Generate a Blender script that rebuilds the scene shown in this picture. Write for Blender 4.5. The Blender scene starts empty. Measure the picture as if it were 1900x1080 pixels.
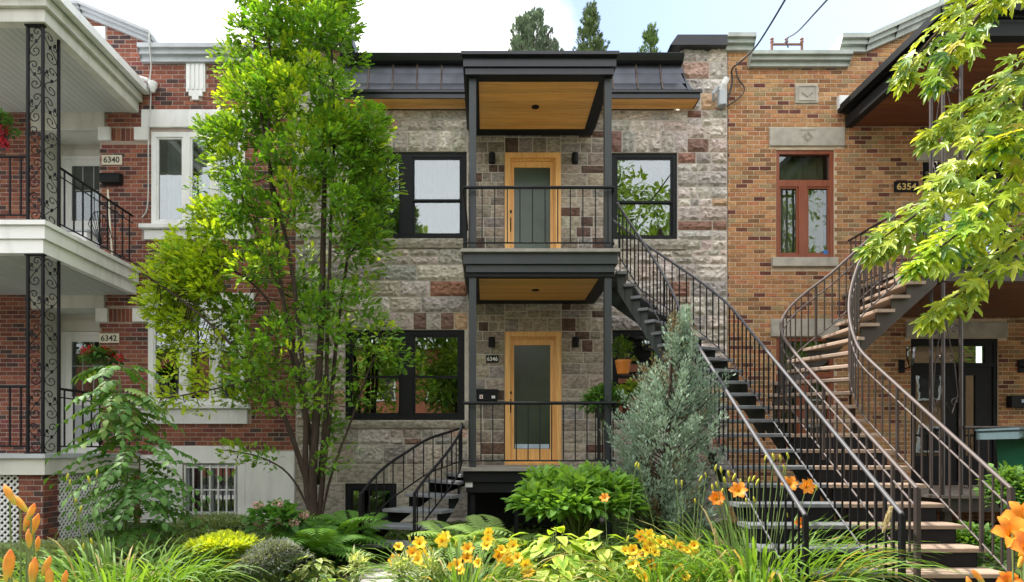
import bpy, math, random
import numpy as np
from mathutils import Vector, Matrix, noise
R = math.radians
random.seed(7)
rng = np.random.default_rng(7)
sc = bpy.context.scene
col = sc.collection
EYE = 1.55            # height of the lens above the pavement
F = 1240.0            # focal length in photograph pixels
W = 11.3              # distance of the house fronts
def X(px, Y=W): return (px - 903.0) / F * Y
def Z(py, Y=W): return (835.0 - py) / F * Y     # heights are counted from eye level while building

# ------------------------------------------------------------------ camera
cd = bpy.data.cameras.new('camera'); cam = bpy.data.objects.new('camera', cd); col.objects.link(cam)
cam.location = (0, 0, EYE); cam.rotation_euler = (R(90), 0, 0)
cd.sensor_width = 36; cd.lens = 36 * F / 1900; cd.shift_x = 47 / 1900; cd.shift_y = 295 / 1900
cd.clip_start = .05; cd.clip_end = 600
sc.camera = cam

# ------------------------------------------------------------------ sky and sun
SUN_EL, SUN_AZ = 58, -112      # azimuth counted from straight behind the camera, minus = from the left
w = bpy.data.worlds.new('World'); sc.world = w; w.use_nodes = True
nt = w.node_tree; nt.nodes.clear()
def N(nt, t, **k):
    n = nt.nodes.new(t)
    for a, b in k.items(): setattr(n, a, b)
    return n
sky = N(nt, 'ShaderNodeTexSky', sky_type='NISHITA', sun_disc=False)
sky.sun_elevation = R(SUN_EL); sky.sun_rotation = R(180 + SUN_AZ); sky.air_density = 1.0; sky.dust_density = 1.5
bg = N(nt, 'ShaderNodeBackground'); out = N(nt, 'ShaderNodeOutputWorld')
bg.inputs[1].default_value = .12
tc = N(nt, 'ShaderNodeTexCoord')
mp = N(nt, 'ShaderNodeMapping'); mp.inputs['Scale'].default_value = (1, 1, 1.7)
nz = N(nt, 'ShaderNodeTexNoise'); nz.inputs['Scale'].default_value = 2.6; nz.inputs['Detail'].default_value = 7; nz.inputs['Roughness'].default_value = .55
nt.links.new(tc.outputs['Generated'], mp.inputs[0]); nt.links.new(mp.outputs[0], nz.inputs['Vector'])
bl = Vector((.60, 1, .78)).normalized()      # the gap in the cloud, upper right
dt = N(nt, 'ShaderNodeVectorMath', operation='DOT_PRODUCT'); nt.links.new(tc.outputs['Generated'], dt.inputs[0]); dt.inputs[1].default_value = bl
mr = N(nt, 'ShaderNodeMapRange'); mr.inputs[1].default_value = .90; mr.inputs[2].default_value = .998; mr.inputs[3].default_value = 0; mr.inputs[4].default_value = .75
nt.links.new(dt.outputs['Value'], mr.inputs[0])
sb = N(nt, 'ShaderNodeMath', operation='SUBTRACT'); nt.links.new(nz.outputs[0], sb.inputs[0]); nt.links.new(mr.outputs[0], sb.inputs[1])
cr = N(nt, 'ShaderNodeMapRange'); cr.inputs[1].default_value = .16; cr.inputs[2].default_value = .40; cr.inputs[3].default_value = .05; cr.interpolation_type = 'SMOOTHSTEP'
nt.links.new(sb.outputs[0], cr.inputs[0])
mx = N(nt, 'ShaderNodeMixRGB'); mx.inputs[2].default_value = (8.2, 8.2, 8.3, 1)
nt.links.new(cr.outputs[0], mx.inputs[0]); nt.links.new(sky.outputs[0], mx.inputs[1])
nt.links.new(mx.outputs[0], bg.inputs[0]); nt.links.new(bg.outputs[0], out.inputs[0])
sl = bpy.data.lights.new('sun', 'SUN'); so = bpy.data.objects.new('sun', sl); col.objects.link(so)
sl.energy = 4.2; sl.angle = R(2); sl.color = (1, .94, .84)
sd = Vector((math.sin(R(SUN_AZ)) * math.cos(R(SUN_EL)), -math.cos(R(SUN_AZ)) * math.cos(R(SUN_EL)), math.sin(R(SUN_EL))))
so.rotation_euler = sd.to_track_quat('Z', 'Y').to_euler(); so.location = (0, -5, 20)
sc.view_settings.view_transform = 'Standard'; sc.view_settings.look = 'None'
sc.view_settings.exposure = 1.28; sc.view_settings.gamma = 1
sc.cycles.max_bounces = 6; sc.cycles.transparent_max_bounces = 12; sc.cycles.use_denoising = True

# ------------------------------------------------------------------ materials
def newmat(name):
    m = bpy.data.materials.new(name); m.use_nodes = True
    return m, m.node_tree, m.node_tree.nodes['Principled BSDF']
def mat(name, c, rough=.6, metal=0, var=.15, scale=6, bump=.0, bscale=40, c2=None, spec=.5, stretch=None, attr=False, detail=4, dirt=0, crag=0, orand=0):
    """procedural surface: base colour (or the colour attribute) times noise, with fine relief"""
    m, t, p = newmat(name)
    g = N(t, 'ShaderNodeNewGeometry')
    src = g.outputs['Position']
    if stretch:
        mpp = N(t, 'ShaderNodeMapping'); mpp.inputs['Scale'].default_value = stretch
        t.links.new(src, mpp.inputs[0]); src = mpp.outputs[0]
    n1 = N(t, 'ShaderNodeTexNoise'); n1.inputs['Scale'].default_value = scale; n1.inputs['Detail'].default_value = detail
    t.links.new(src, n1.inputs['Vector'])
    ramp = N(t, 'ShaderNodeMapRange'); ramp.inputs[1].default_value = .3; ramp.inputs[2].default_value = .7
    ramp.inputs[3].default_value = 1 - var; ramp.inputs[4].default_value = 1 + var
    t.links.new(n1.outputs[0], ramp.inputs[0])
    mul = N(t, 'ShaderNodeVectorMath', operation='SCALE')
    if attr:
        a = N(t, 'ShaderNodeVertexColor', layer_name='Col'); base = a.outputs[0]
        t.links.new(base, mul.inputs[0])
    elif c2:
        mm = N(t, 'ShaderNodeMixRGB'); mm.inputs[1].default_value = (*c, 1); mm.inputs[2].default_value = (*c2, 1)
        n2 = N(t, 'ShaderNodeTexNoise'); n2.inputs['Scale'].default_value = scale * .45; n2.inputs['Detail'].default_value = 6
        t.links.new(src, n2.inputs['Vector'])
        r2 = N(t, 'ShaderNodeMapRange'); r2.inputs[1].default_value = .4; r2.inputs[2].default_value = .62
        t.links.new(n2.outputs[0], r2.inputs[0]); t.links.new(r2.outputs[0], mm.inputs[0])
        t.links.new(mm.outputs[0], mul.inputs[0])
    else:
        mul.inputs[0].default_value = c
    t.links.new(ramp.outputs[0], mul.inputs['Scale'])
    last = mul.outputs[0]
    if orand:
        oi = N(t, 'ShaderNodeObjectInfo'); r5 = N(t, 'ShaderNodeMapRange'); r5.inputs[3].default_value = 1 - orand; r5.inputs[4].default_value = 1 + orand * .6
        m5 = N(t, 'ShaderNodeVectorMath', operation='SCALE'); t.links.new(oi.outputs['Random'], r5.inputs[0]); t.links.new(last, m5.inputs[0]); t.links.new(r5.outputs[0], m5.inputs['Scale']); last = m5.outputs[0]
    if dirt:
        n4 = N(t, 'ShaderNodeTexNoise'); n4.inputs['Scale'].default_value = 1.7; n4.inputs['Detail'].default_value = 8; n4.inputs['Roughness'].default_value = .65
        m6 = N(t, 'ShaderNodeMapping'); m6.inputs['Scale'].default_value = (2.2, 2.2, .6); t.links.new(g.outputs['Position'], m6.inputs[0]); t.links.new(m6.outputs[0], n4.inputs['Vector'])
        r4 = N(t, 'ShaderNodeMapRange'); r4.inputs[1].default_value = .48; r4.inputs[2].default_value = .72; r4.inputs[3].default_value = 0; r4.inputs[4].default_value = dirt
        t.links.new(n4.outputs[0], r4.inputs[0])
        m4 = N(t, 'ShaderNodeMixRGB'); m4.inputs[2].default_value = (.08, .07, .055, 1)
        t.links.new(r4.outputs[0], m4.inputs[0]); t.links.new(last, m4.inputs[1]); last = m4.outputs[0]
    t.links.new(last, p.inputs['Base Color'])
    p.inputs['Roughness'].default_value = rough; p.inputs['Metallic'].default_value = metal
    p.inputs['Specular IOR Level'].default_value = spec
    if bump:
        n3 = N(t, 'ShaderNodeTexNoise'); n3.inputs['Scale'].default_value = bscale; n3.inputs['Detail'].default_value = 5
        t.links.new(src, n3.inputs['Vector'])
        b = N(t, 'ShaderNodeBump'); b.inputs['Strength'].default_value = bump; b.inputs['Distance'].default_value = .01
        t.links.new(n3.outputs[0], b.inputs['Height'])
        if crag:
            mu = N(t, 'ShaderNodeTexNoise', noise_type='RIDGED_MULTIFRACTAL'); mu.inputs['Scale'].default_value = 7; mu.inputs['Detail'].default_value = 5
            t.links.new(src, mu.inputs['Vector'])
            b2 = N(t, 'ShaderNodeBump'); b2.inputs['Strength'].default_value = crag; b2.inputs['Distance'].default_value = .03
            t.links.new(mu.outputs[0], b2.inputs['Height']); t.links.new(b.outputs[0], b2.inputs['Normal']); t.links.new(b2.outputs[0], p.inputs['Normal'])
        else: t.links.new(b.outputs[0], p.inputs['Normal'])
    return m
def leafmat(name, trans=.35, rough=.5, boost=(1.5, 1.45, .7), spec=.4):
    m, t, p = newmat(name)
    a = N(t, 'ShaderNodeVertexColor', layer_name='Col')
    g = N(t, 'ShaderNodeNewGeometry')
    n1 = N(t, 'ShaderNodeTexNoise'); n1.inputs['Scale'].default_value = 30
    t.links.new(g.outputs['Position'], n1.inputs['Vector'])
    ramp = N(t, 'ShaderNodeMapRange'); ramp.inputs[1].default_value = .3; ramp.inputs[2].default_value = .7; ramp.inputs[3].default_value = .85; ramp.inputs[4].default_value = 1.15
    t.links.new(n1.outputs[0], ramp.inputs[0])
    mul = N(t, 'ShaderNodeVectorMath', operation='SCALE'); t.links.new(a.outputs[0], mul.inputs[0]); t.links.new(ramp.outputs[0], mul.inputs['Scale'])
    t.links.new(mul.outputs[0], p.inputs['Base Color']); p.inputs['Roughness'].default_value = rough; p.inputs['Specular IOR Level'].default_value = spec
    tr = N(t, 'ShaderNodeBsdfTranslucent'); ml = N(t, 'ShaderNodeVectorMath', operation='MULTIPLY'); ml.inputs[1].default_value = boost
    t.links.new(mul.outputs[0], ml.inputs[0]); t.links.new(ml.outputs[0], tr.inputs[0])
    ms = N(t, 'ShaderNodeMixShader'); ms.inputs[0].default_value = trans
    t.links.new(p.outputs[0], ms.inputs[1]); t.links.new(tr.outputs[0], ms.inputs[2])
    t.links.new(ms.outputs[0], t.nodes['Material Output'].inputs[0])
    return m
def glassmat(name, refl=.3, tint=(.8, .85, .83), rough=0, wav=.0):
    m, t, p = newmat(name); t.nodes.remove(p)
    tr = N(t, 'ShaderNodeBsdfTransparent'); tr.inputs[0].default_value = (*tint, 1)
    gl = N(t, 'ShaderNodeBsdfGlossy'); gl.inputs['Roughness'].default_value = rough; gl.inputs[0].default_value = (.66, .69, .72, 1)
    fr = N(t, 'ShaderNodeFresnel'); fr.inputs[0].default_value = 1.5
    ad = N(t, 'ShaderNodeMath', operation='ADD'); ad.inputs[1].default_value = refl; ad.use_clamp = True
    t.links.new(fr.outputs[0], ad.inputs[0])
    if wav:
        n3 = N(t, 'ShaderNodeTexNoise'); n3.inputs['Scale'].default_value = 2.5
        b = N(t, 'ShaderNodeBump'); b.inputs['Strength'].default_value = wav; b.inputs['Distance'].default_value = .02
        g = N(t, 'ShaderNodeNewGeometry'); t.links.new(g.outputs['Position'], n3.inputs['Vector'])
        t.links.new(n3.outputs[0], b.inputs['Height']); t.links.new(b.outputs[0], gl.inputs['Normal'])
    ms = N(t, 'ShaderNodeMixShader'); t.links.new(ad.outputs[0], ms.inputs[0]); t.links.new(tr.outputs[0], ms.inputs[1]); t.links.new(gl.outputs[0], ms.inputs[2])
    t.links.new(ms.outputs[0], t.nodes['Material Output'].inputs[0])
    return m
M = dict(
 brick=mat('brick', (1, 1, 1), .85, var=.22, scale=26, bump=.5, bscale=90, attr=True, spec=.2, dirt=.12),
 stone=mat('stone', (1, 1, 1), .9, var=.42, scale=15, bump=1.0, bscale=55, stretch=(1, 1, 1.9), attr=True, spec=.2, detail=9, dirt=.22, crag=.7),  # stretched colour noise paints in the dark of crevices
 cutstone=mat('cut_stone', (.42, .39, .34), .85, var=.15, scale=7, bump=.25, bscale=60, spec=.2, dirt=.3),
 parge=mat('parged_base', (.36, .33, .27), .9, var=.16, scale=3, bump=.4, bscale=25, spec=.2, detail=9, dirt=.45),
 mortar_l=mat('mortar_grey', (.42, .34, .30), .95, var=.1, bump=.3, spec=.1),
 mortar_r=mat('mortar_buff', (.60, .48, .36), .95, var=.1, bump=.3, spec=.1),
 mortar_s=mat('mortar_stone', (.56, .52, .47), .95, var=.1, bump=.3, spec=.1),
 white=mat('white_paint', (.78, .79, .79), .5, var=.05, scale=2, bump=.04, dirt=.22),
 whitewall=mat('white_render', (.84, .85, .85), .8, var=.05, scale=2, bump=.25, bscale=30, dirt=.2),
 cream=mat('cream_paint', (.58, .58, .53), .55, var=.08, scale=2, dirt=.25),
 soffit=mat('pale_soffit', (.46, .48, .46), .5, var=.05, scale=3, orand=.06),
 greytrim=mat('grey_trim', (.42, .45, .48), .5, var=.08, scale=3, dirt=.2),
 greentrim=mat('verdigris_trim', (.42, .46, .43), .55, var=.12, scale=4, dirt=.3),
 black=mat('black_metal', (.010, .012, .014), .5, var=.1, spec=.2),
 seam=mat('coppery_seam_metal', (.22, .17, .15), .35, metal=.6, var=.3),  # coppery tone, lighter than the roof panels
 panel=mat('roof_panel_metal', (.075, .08, .095), .3, metal=.75, var=.25, scale=3, spec=.5, orand=.2),
 roof=mat('dark_roof_metal', (.020, .022, .027), .3, metal=.3, var=.2, scale=3, spec=.6),
 charcoal=mat('charcoal_paint', (.026, .033, .037), .45, var=.12, scale=3, dirt=.1),
 stairgreen=mat('dark_green_paint', (.020, .028, .025), .5, var=.15, scale=4, dirt=.1),
 iron=mat('black_iron', (.010, .010, .012), .5, var=.15, spec=.15),
 brownmetal=mat('brown_metal', (.045, .034, .032), .42, var=.15, dirt=.1),
 brownrail=mat('brown_rail', (.085, .065, .062), .55, metal=0, var=.12),
 greyrail=mat('steel_rail', (.07, .07, .08), .55, metal=0, var=.12),
 wood=mat('honey_wood', (.86, .47, .14), .45, var=.12, scale=3, c2=(.74, .36, .09), stretch=(1.2, 26, 26), bump=.1, bscale=30, orand=.16),
 doorwood=mat('door_wood', (.86, .50, .18), .42, var=.12, scale=3, c2=(.76, .40, .12), stretch=(22, 22, 1.3), bump=.08, bscale=30),
 redwood=mat('red_stained_wood', (.27, .075, .035), .45, var=.1, scale=3, c2=(.22, .055, .028), stretch=(22, 22, 1.3)),
 darkwood=mat('red_brown_soffit', (.20, .065, .025), .5, var=.12, scale=3, c2=(.15, .045, .018), stretch=(1.2, 26, 26), orand=.25),
 tread_g=mat('grey_tread', (.15, .16, .175), .5, var=.2, scale=9, bump=.2, bscale=60, dirt=.35, orand=.15),
 tread_b=mat('brown_tread', (.33, .24, .185), .6, var=.15, scale=6, stretch=(2, 14, 14), bump=.2, dirt=.35, orand=.2),
 deck=mat('weathered_deck', (.30, .28, .25), .7, var=.15, scale=6, bump=.2, dirt=.3, orand=.2),
 greywood=mat('grey_planks', (.20, .17, .15), .8, var=.15, scale=6, stretch=(2, 14, 14), dirt=.2),
 glass=glassmat('window_glass', .20, wav=.05),
 glass2=glassmat('old_glass', .07, wav=.04),
 room=mat('room', (.05, .045, .04), .9),
 glass3=glassmat('street_glass', .46, wav=.05),
 curtain=mat('curtain', (.26, .285, .295), .8, var=.1, scale=5),
 sheer=mat('blue_grey_sheer', (.24, .28, .30), .8, var=.2, scale=5),
 curtain2=mat('beige_curtain', (.34, .33, .22), .8, var=.1, scale=5),
 frosted=mat('frosted_glass', (.028, .05, .034), .2, var=.25, scale=1.2, c2=(.05, .08, .055), spec=.5),
 bark=mat('bark', (.05, .033, .024), .9, var=.3, scale=25, bump=.8, bscale=50, stretch=(1, 1, .25)),
 twig=mat('green_stem', (.12, .18, .05), .6, var=.2, scale=20),
 soil=mat('soil', (.06, .05, .03), .95, var=.3, scale=5, c2=(.05, .08, .02), bump=.8, bscale=20),
 asphalt=mat('asphalt', (.05, .05, .052), .9, var=.2, scale=30, bump=.4, bscale=90),
 concrete=mat('concrete', (.33, .32, .30), .9, var=.15, scale=5, bump=.3, bscale=60, dirt=.3),
 leaf=leafmat('leaf', .4, .55, (1.7, 1.6, .6), .3), leafbright=leafmat('leaf_thin', .45, .33, (1.9, 1.7, .6), .5), petal=leafmat('petal', .3, .5, (1.2, 1.1, .8)),
 conifer=leafmat('conifer', .2, .7, (1.1, 1.1, .9), .2),
 orangepot=mat('orange_glaze', (.75, .24, .03), .35, var=.08),
 darkpot=mat('dark_plastic', (.025, .028, .03), .5),
 green_bin=mat('green_plastic', (.02, .17, .09), .45, var=.1),
 lid=mat('blue_grey_plastic', (.10, .15, .17), .4, var=.1),
 sticker=mat('pale_sticker', (.45, .58, .70), .5),
 plate_cream=mat('cream_enamel', (.68, .64, .52), .4, var=.05),
 ink=mat('black_ink', (.02, .02, .02), .5),
 gold=mat('gold_digit', (.62, .42, .14), .35, metal=.4),
 whiteink=mat('white_digit', (.8, .8, .8), .5),
 red_mark=mat('red_mark', (.5, .07, .06), .5),
 bluesticker=mat('blue_sticker', (.03, .14, .40), .4),
 cable=mat('cable_black', (.02, .02, .02), .5), cable_w=mat('cable_grey', (.5, .5, .48), .5),
 terracotta=mat('brown_plastic', (.16, .06, .03), .5),
)

# ------------------------------------------------------------------ building helpers
WO = {}                       # eye-level origin of every object
class MB:
    def __init__(s): s.v = []; s.f = []; s.c = []
    def quad(s, *p, c=None):
        n = len(s.v); s.v += [tuple(q) for q in p]; s.f.append(tuple(range(n, n + len(p)))); s.c += [c] * len(p)
        return s
    def box(s, x0, x1, y0, y1, z0, z1, c=None, back=True):
        n = len(s.v)
        s.v += [(x, y, z) for z in (z0, z1) for y in (y0, y1) for x in (x0, x1)]; s.c += [c] * 8
        fs = [(0, 2, 3, 1), (4, 5, 7, 6), (0, 1, 5, 4), (1, 3, 7, 5), (2, 0, 4, 6)]
        if back: fs.append((3, 2, 6, 7))
        s.f += [tuple(n + i for i in f) for f in fs]
        return s
    def bbox(s, x0, x1, y0, y1, z0, z1, b=.004, c=None):
        """box whose front (low y) edges are bevelled"""
        n = len(s.v)
        s.v += [(x0, y1, z0), (x1, y1, z0), (x1, y1, z1), (x0, y1, z1),
                (x0, y0 + b, z0), (x1, y0 + b, z0), (x1, y0 + b, z1), (x0, y0 + b, z1),
                (x0 + b, y0, z0 + b), (x1 - b, y0, z0 + b), (x1 - b, y0, z1 - b), (x0 + b, y0, z1 - b)]
        s.c += [c] * 12
        fs = [(8, 9, 10, 11)]
        for i in range(4):
            j = (i + 1) % 4
            fs += [(4 + i, 4 + j, 8 + j, 8 + i), (i, j, 4 + j, 4 + i)]
        s.f += [tuple(n + i for i in f) for f in fs]
        return s
    def rect(s, x0, x1, z0, z1, t, y0, y1, tb=None):
        tb = t if tb is None else tb
        s.box(x0, x0 + t, y0, y1, z0, z1); s.box(x1 - t, x1, y0, y1, z0, z1)
        s.box(x0 + t, x1 - t, y0, y1, z1 - t, z1); s.box(x0 + t, x1 - t, y0, y1, z0, z0 + tb)
        return s
    def tube(s, pts, r, n=6, c=None, cap=True):
        P = [Vector(p) for p in pts]; k = len(P); rr = r if hasattr(r, '__len__') else [r] * k
        base = len(s.v); up = None
        for i in range(k):
            d = (P[min(i + 1, k - 1)] - P[max(i - 1, 0)])
            d = d.normalized() if d.length > 1e-9 else Vector((0, 0, 1))
            if up is None:
                up = Vector((0, 1, 0)) if abs(d.y) < .9 else Vector((1, 0, 0))
            a = (up - d * up.dot(d))
            a = a.normalized() if a.length > 1e-6 else d.orthogonal().normalized()
            up = a; b = d.cross(a)
            for j in range(n):
                t = 2 * math.pi * j / n
                s.v.append(tuple(P[i] + (a * math.cos(t) + b * math.sin(t)) * rr[i])); s.c.append(c)
        for i in range(k - 1):
            for j in range(n):
                q = base + i * n; j2 = (j + 1) % n
                s.f.append((q + j, q + j2, q + n + j2, q + n + j))
        if cap:
            s.f.append(tuple(base + j for j in reversed(range(n)))); s.f.append(tuple(base + (k - 1) * n + j for j in range(n)))
        return s
    def lathe(s, cx, cy, prof, n=14, c=None):
        base = len(s.v)
        for r, z in prof:
            for j in range(n):
                t = 2 * math.pi * j / n
                s.v.append((cx + r * math.cos(t), cy + r * math.sin(t), z)); s.c.append(c)
        for i in range(len(prof) - 1):
            for j in range(n):
                q = base + i * n; j2 = (j + 1) % n
                s.f.append((q + j, q + j2, q + n + j2, q + n + j))
        s.f.append(tuple(base + j for j in reversed(range(n)))); s.f.append(tuple(base + (len(prof) - 1) * n + j for j in range(n)))
        return s
    def prism(s, poly, y0, y1):
        """polygon (x, z) extruded along y"""
        n = len(poly); b = len(s.v)
        s.v += [(x, y0, z) for x, z in poly] + [(x, y1, z) for x, z in poly]; s.c += [None] * (2 * n)
        s.f.append(tuple(range(b, b + n))); s.f.append(tuple(range(b + 2 * n - 1, b + n - 1, -1)))
        for i in range(n):
            j = (i + 1) % n; s.f.append((b + i, b + n + i, b + n + j, b + j))
        return s
    def prof(s, x0, x1, poly):
        """profile polygon (y, z) extruded along x"""
        n = len(poly); b = len(s.v)
        s.v += [(x0, y, z) for y, z in poly] + [(x1, y, z) for y, z in poly]; s.c += [None] * (2 * n)
        s.f.append(tuple(range(b, b + n))); s.f.append(tuple(range(b + 2 * n - 1, b + n - 1, -1)))
        for i in range(n):
            j = (i + 1) % n; s.f.append((b + i, b + n + i, b + n + j, b + j))
        return s
    def build(s, name, m, parent=None, kind=None, label=None, smooth=False, tag=None):
        v = np.array(s.v, float)
        lo, hi = v.min(0), v.max(0); o = np.array([(lo[0] + hi[0]) / 2, (lo[1] + hi[1]) / 2, lo[2]])
        me = bpy.data.meshes.new(name); me.from_pydata((v - o).tolist(), [], s.f)
        if any(c is not None for c in s.c):
            at = me.color_attributes.new('Col', 'FLOAT_COLOR', 'POINT')
            arr = np.array([(*(c or (.5, .5, .5)), 1) for c in s.c], 'f').ravel(); at.data.foreach_set('color', arr)
        if smooth: me.shade_smooth()
        return link(name, me, m, o, parent, kind, label, tag)
def fixn(me):
    import bmesh
    bm = bmesh.new(); bm.from_mesh(me); bmesh.ops.recalc_face_normals(bm, faces=bm.faces); bm.to_mesh(me); bm.free()
def link(name, me, m, o, parent=None, kind=None, label=None, tag=None):
    if m is not None and len(me.materials) == 0: me.materials.append(M[m] if isinstance(m, str) else m)
    ob = bpy.data.objects.new(name, me); col.objects.link(ob)
    o = Vector([float(q) for q in o]); place(ob, o, parent)
    if kind: ob['kind'] = kind
    if label: ob['label'] = label
    if tag: settag(ob, *tag)
    return ob
def place(ob, o, parent=None):
    WO[ob.name] = o.copy()
    if parent is None: ob.location = o + Vector((0, 0, EYE))
    else: ob.parent = parent; ob.location = o - WO[parent.name]
def settag(ob, label, cat, group=None):
    ob['label'] = label; ob['category'] = cat
    if group: ob['group'] = group
def thing(name, label, cat, o, group=None):
    ob = bpy.data.objects.new(name, None); ob.empty_display_size = .1; col.objects.link(ob)
    place(ob, Vector(o), None); settag(ob, label, cat, group); return ob
def part_empty(name, parent, o):
    ob = bpy.data.objects.new(name, None); ob.empty_display_size = .1; col.objects.link(ob); place(ob, Vector(o), parent); return ob
def inst(src, o, parent, rot=None, scale=None, name=None):
    """another object on the mesh of src"""
    ob = src.copy(); col.objects.link(ob)
    if name: ob.name = name
    place(ob, Vector(o), parent)
    if rot is not None: ob.rotation_euler = rot
    if scale is not None: ob.scale = scale
    return ob
def bx(name, m, parent, *a, **k): return MB().box(*a).build(name, m, parent, **k)

# fast leaf meshes ------------------------------------------------------------
def T(points, faces): return np.array(points, float), faces
# templates: x across, y from stalk to tip, z along the normal
def tpl_simple(wd=.5, fold=.12, droop=.15):
    p = [(0, 0, 0), (-wd / 2, .35, fold), (0, .4, 0), (wd / 2, .35, fold), (-wd * .36, .7, fold * .7 - droop * .4), (0, .72, -droop * .4), (wd * .36, .7, fold * .7 - droop * .4), (0, 1, -droop)]
    f = [(0, 2, 1), (0, 3, 2), (1, 2, 5, 4), (2, 3, 6, 5), (4, 5, 7), (5, 6, 7)]
    return T(p, f)
TP_LEAF = tpl_simple(.5)
TP_OVATE = tpl_simple(.62, .08, .2)
TP_NARROW = tpl_simple(.24, .05, .15)
TP_OAK = T([(0, 0, 0), (-.18, .22, .03), (-.08, .32, 0), (-.36, .55, .05), (-.14, .6, 0), (-.25, .88, .0), (0, 1.05, -.1), (.25, .88, 0), (.14, .6, 0), (.36, .55, .05), (.08, .32, 0), (.18, .22, .03), (0, .4, -.03), (0, .75, -.04)],
           [(0, 12, 1), (1, 12, 2), (2, 12, 4, 3), (4, 12, 13), (4, 13, 5), (5, 13, 6), (6, 13, 7), (7, 13, 8), (8, 13, 12), (8, 12, 10, 9), (10, 12, 11), (11, 12, 0)])
def maple_tpl():
    tips = [(-100, .42), (-48, .82), (0, 1.0), (48, .82), (100, .42)]
    pts = [(0, 0, 0)]; ring = []
    for i, (a, r) in enumerate(tips):
        a_ = R(a)
        for da, rr, z in ((-16, .52, .02), (-8, .60, .03), (-9, .72, .02), (0, 1, -.12), (9, .72, .02), (8, .60, .03), (16, .52, .02)):
            t = a_ + R(da); ring.append((math.sin(t) * r * rr, .25 + math.cos(t) * r * rr, z * r))
        if i < 4:
            a2 = R((a + tips[i + 1][0]) / 2); ring.append((math.sin(a2) * .24, .25 + math.cos(a2) * .24, -.02))
    pts = [(0, .25, .0), (0, 0, 0)] + ring
    f = []; n = len(ring)
    for i in range(n - 1): f.append((0, 2 + i + 1, 2 + i))
    f.append((0, 2, 1)); f.append((0, 1, 2 + n - 1))
    return T(pts, f)
TP_MAPLE = maple_tpl()
TP_SPRAY = T([(0, 0, 0), (-.05, .3, 0), (-.22, .5, .05), (-.06, .5, .02), (-.2, .8, .02), (-.03, .72, 0), (0, 1, 0), (.03, .72, 0), (.2, .82, .02), (.06, .5, .02), (.22, .52, .05), (.05, .3, 0)],
            [(0, 11, 1), (1, 3, 2), (1, 11, 9, 3), (3, 5, 4), (3, 9, 7, 5), (5, 7, 6), (7, 9, 8), (9, 11, 10)])
def norm(a): return a / np.maximum(np.linalg.norm(a, axis=-1, keepdims=True), 1e-9)
def leaves(name, m, parent, tpl, pos, tip, nrm, size, colr, kind=None, tag=None, origin=None):
    tv, tf = tpl; n = len(pos); k = len(tv)
    pos = np.asarray(pos, float); tip = norm(np.asarray(tip, float)); nrm = np.asarray(nrm, float)
    size = np.asarray(size, float).reshape(-1, 1, 1) * np.ones((n, 1, 1))
    b = norm(np.cross(tip, nrm)); nn = np.cross(b, tip)
    v = pos[:, None, :] + size * (tv[None, :, 0:1] * b[:, None, :] + tv[None, :, 1:2] * tip[:, None, :] + tv[None, :, 2:3] * nn[:, None, :])
    v = v.reshape(-1, 3)
    o = np.array(origin if origin is not None else [v[:, 0].mean(), v[:, 1].mean(), v[:, 2].min()]); v = v - o
    lens = np.array([len(f) for f in tf]); flat = np.array([i for f in tf for i in f])
    li = (flat[None, :] + (np.arange(n) * k)[:, None]).ravel()
    ls = np.tile(lens, n); st = np.concatenate([[0], np.cumsum(ls)[:-1]])
    me = bpy.data.meshes.new(name); me.vertices.add(n * k); me.vertices.foreach_set('co', v.astype('f').ravel())
    me.loops.add(len(li)); me.loops.foreach_set('vertex_index', li.astype('i'))
    me.polygons.add(len(ls)); me.polygons.foreach_set('loop_start', st.astype('i')); me.polygons.foreach_set('loop_total', ls.astype('i'))
    at = me.color_attributes.new('Col', 'FLOAT_COLOR', 'POINT')
    cc = np.ones((n, k, 4), 'f'); cc[:, :, :3] = np.asarray(colr)[:, None, :]
    at.data.foreach_set('color', cc.ravel()); me.update(calc_edges=True); me.shade_smooth()
    return link(name, me, m, o, parent, kind, None, tag)
def mixcol(a, b, t): a = np.array(a); b = np.array(b); t = np.asarray(t)[:, None]; return a * (1 - t) + b * t
def rnd3(n): return norm(rng.normal(size=(n, 3)))
# ================================================================== ground
def gz(y):          # ground height (below eye level)
    return float(np.interp(y, [-60, 1.9, 2.0, 5.5, 8, 11.3, 60], [-1.55, -1.55, -1.53, -1.50, -1.37, -1.22, -1.22]))
mb = MB()
ys = [1.95, 2.1, 3, 4, 5.5, 6.5, 7.2, 8, 9, 10, 11.2, 14, 60]; xs = [-60, -20, -10, -6, -4, -2, 0, 2, 4, 6, 8, 12, 20, 60]
for j in range(len(ys) - 1):
    for i in range(len(xs) - 1):
        mb.quad((xs[i], ys[j], gz(ys[j])), (xs[i + 1], ys[j], gz(ys[j])), (xs[i + 1], ys[j + 1], gz(ys[j + 1])), (xs[i], ys[j + 1], gz(ys[j + 1])))
mb.build('garden_soil', 'soil', kind='structure')
MB().box(-60, 60, -.6, 1.95, -1.75, -1.55).build('pavement', 'concrete', kind='structure')
MB().box(-60, 60, -9.4, -.6, -1.9, -1.68).build('road', 'asphalt', kind='structure')
MB().box(-60, 60, -60, -9.4, -1.9, -1.58).build('far_verge', 'soil', kind='structure')

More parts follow.
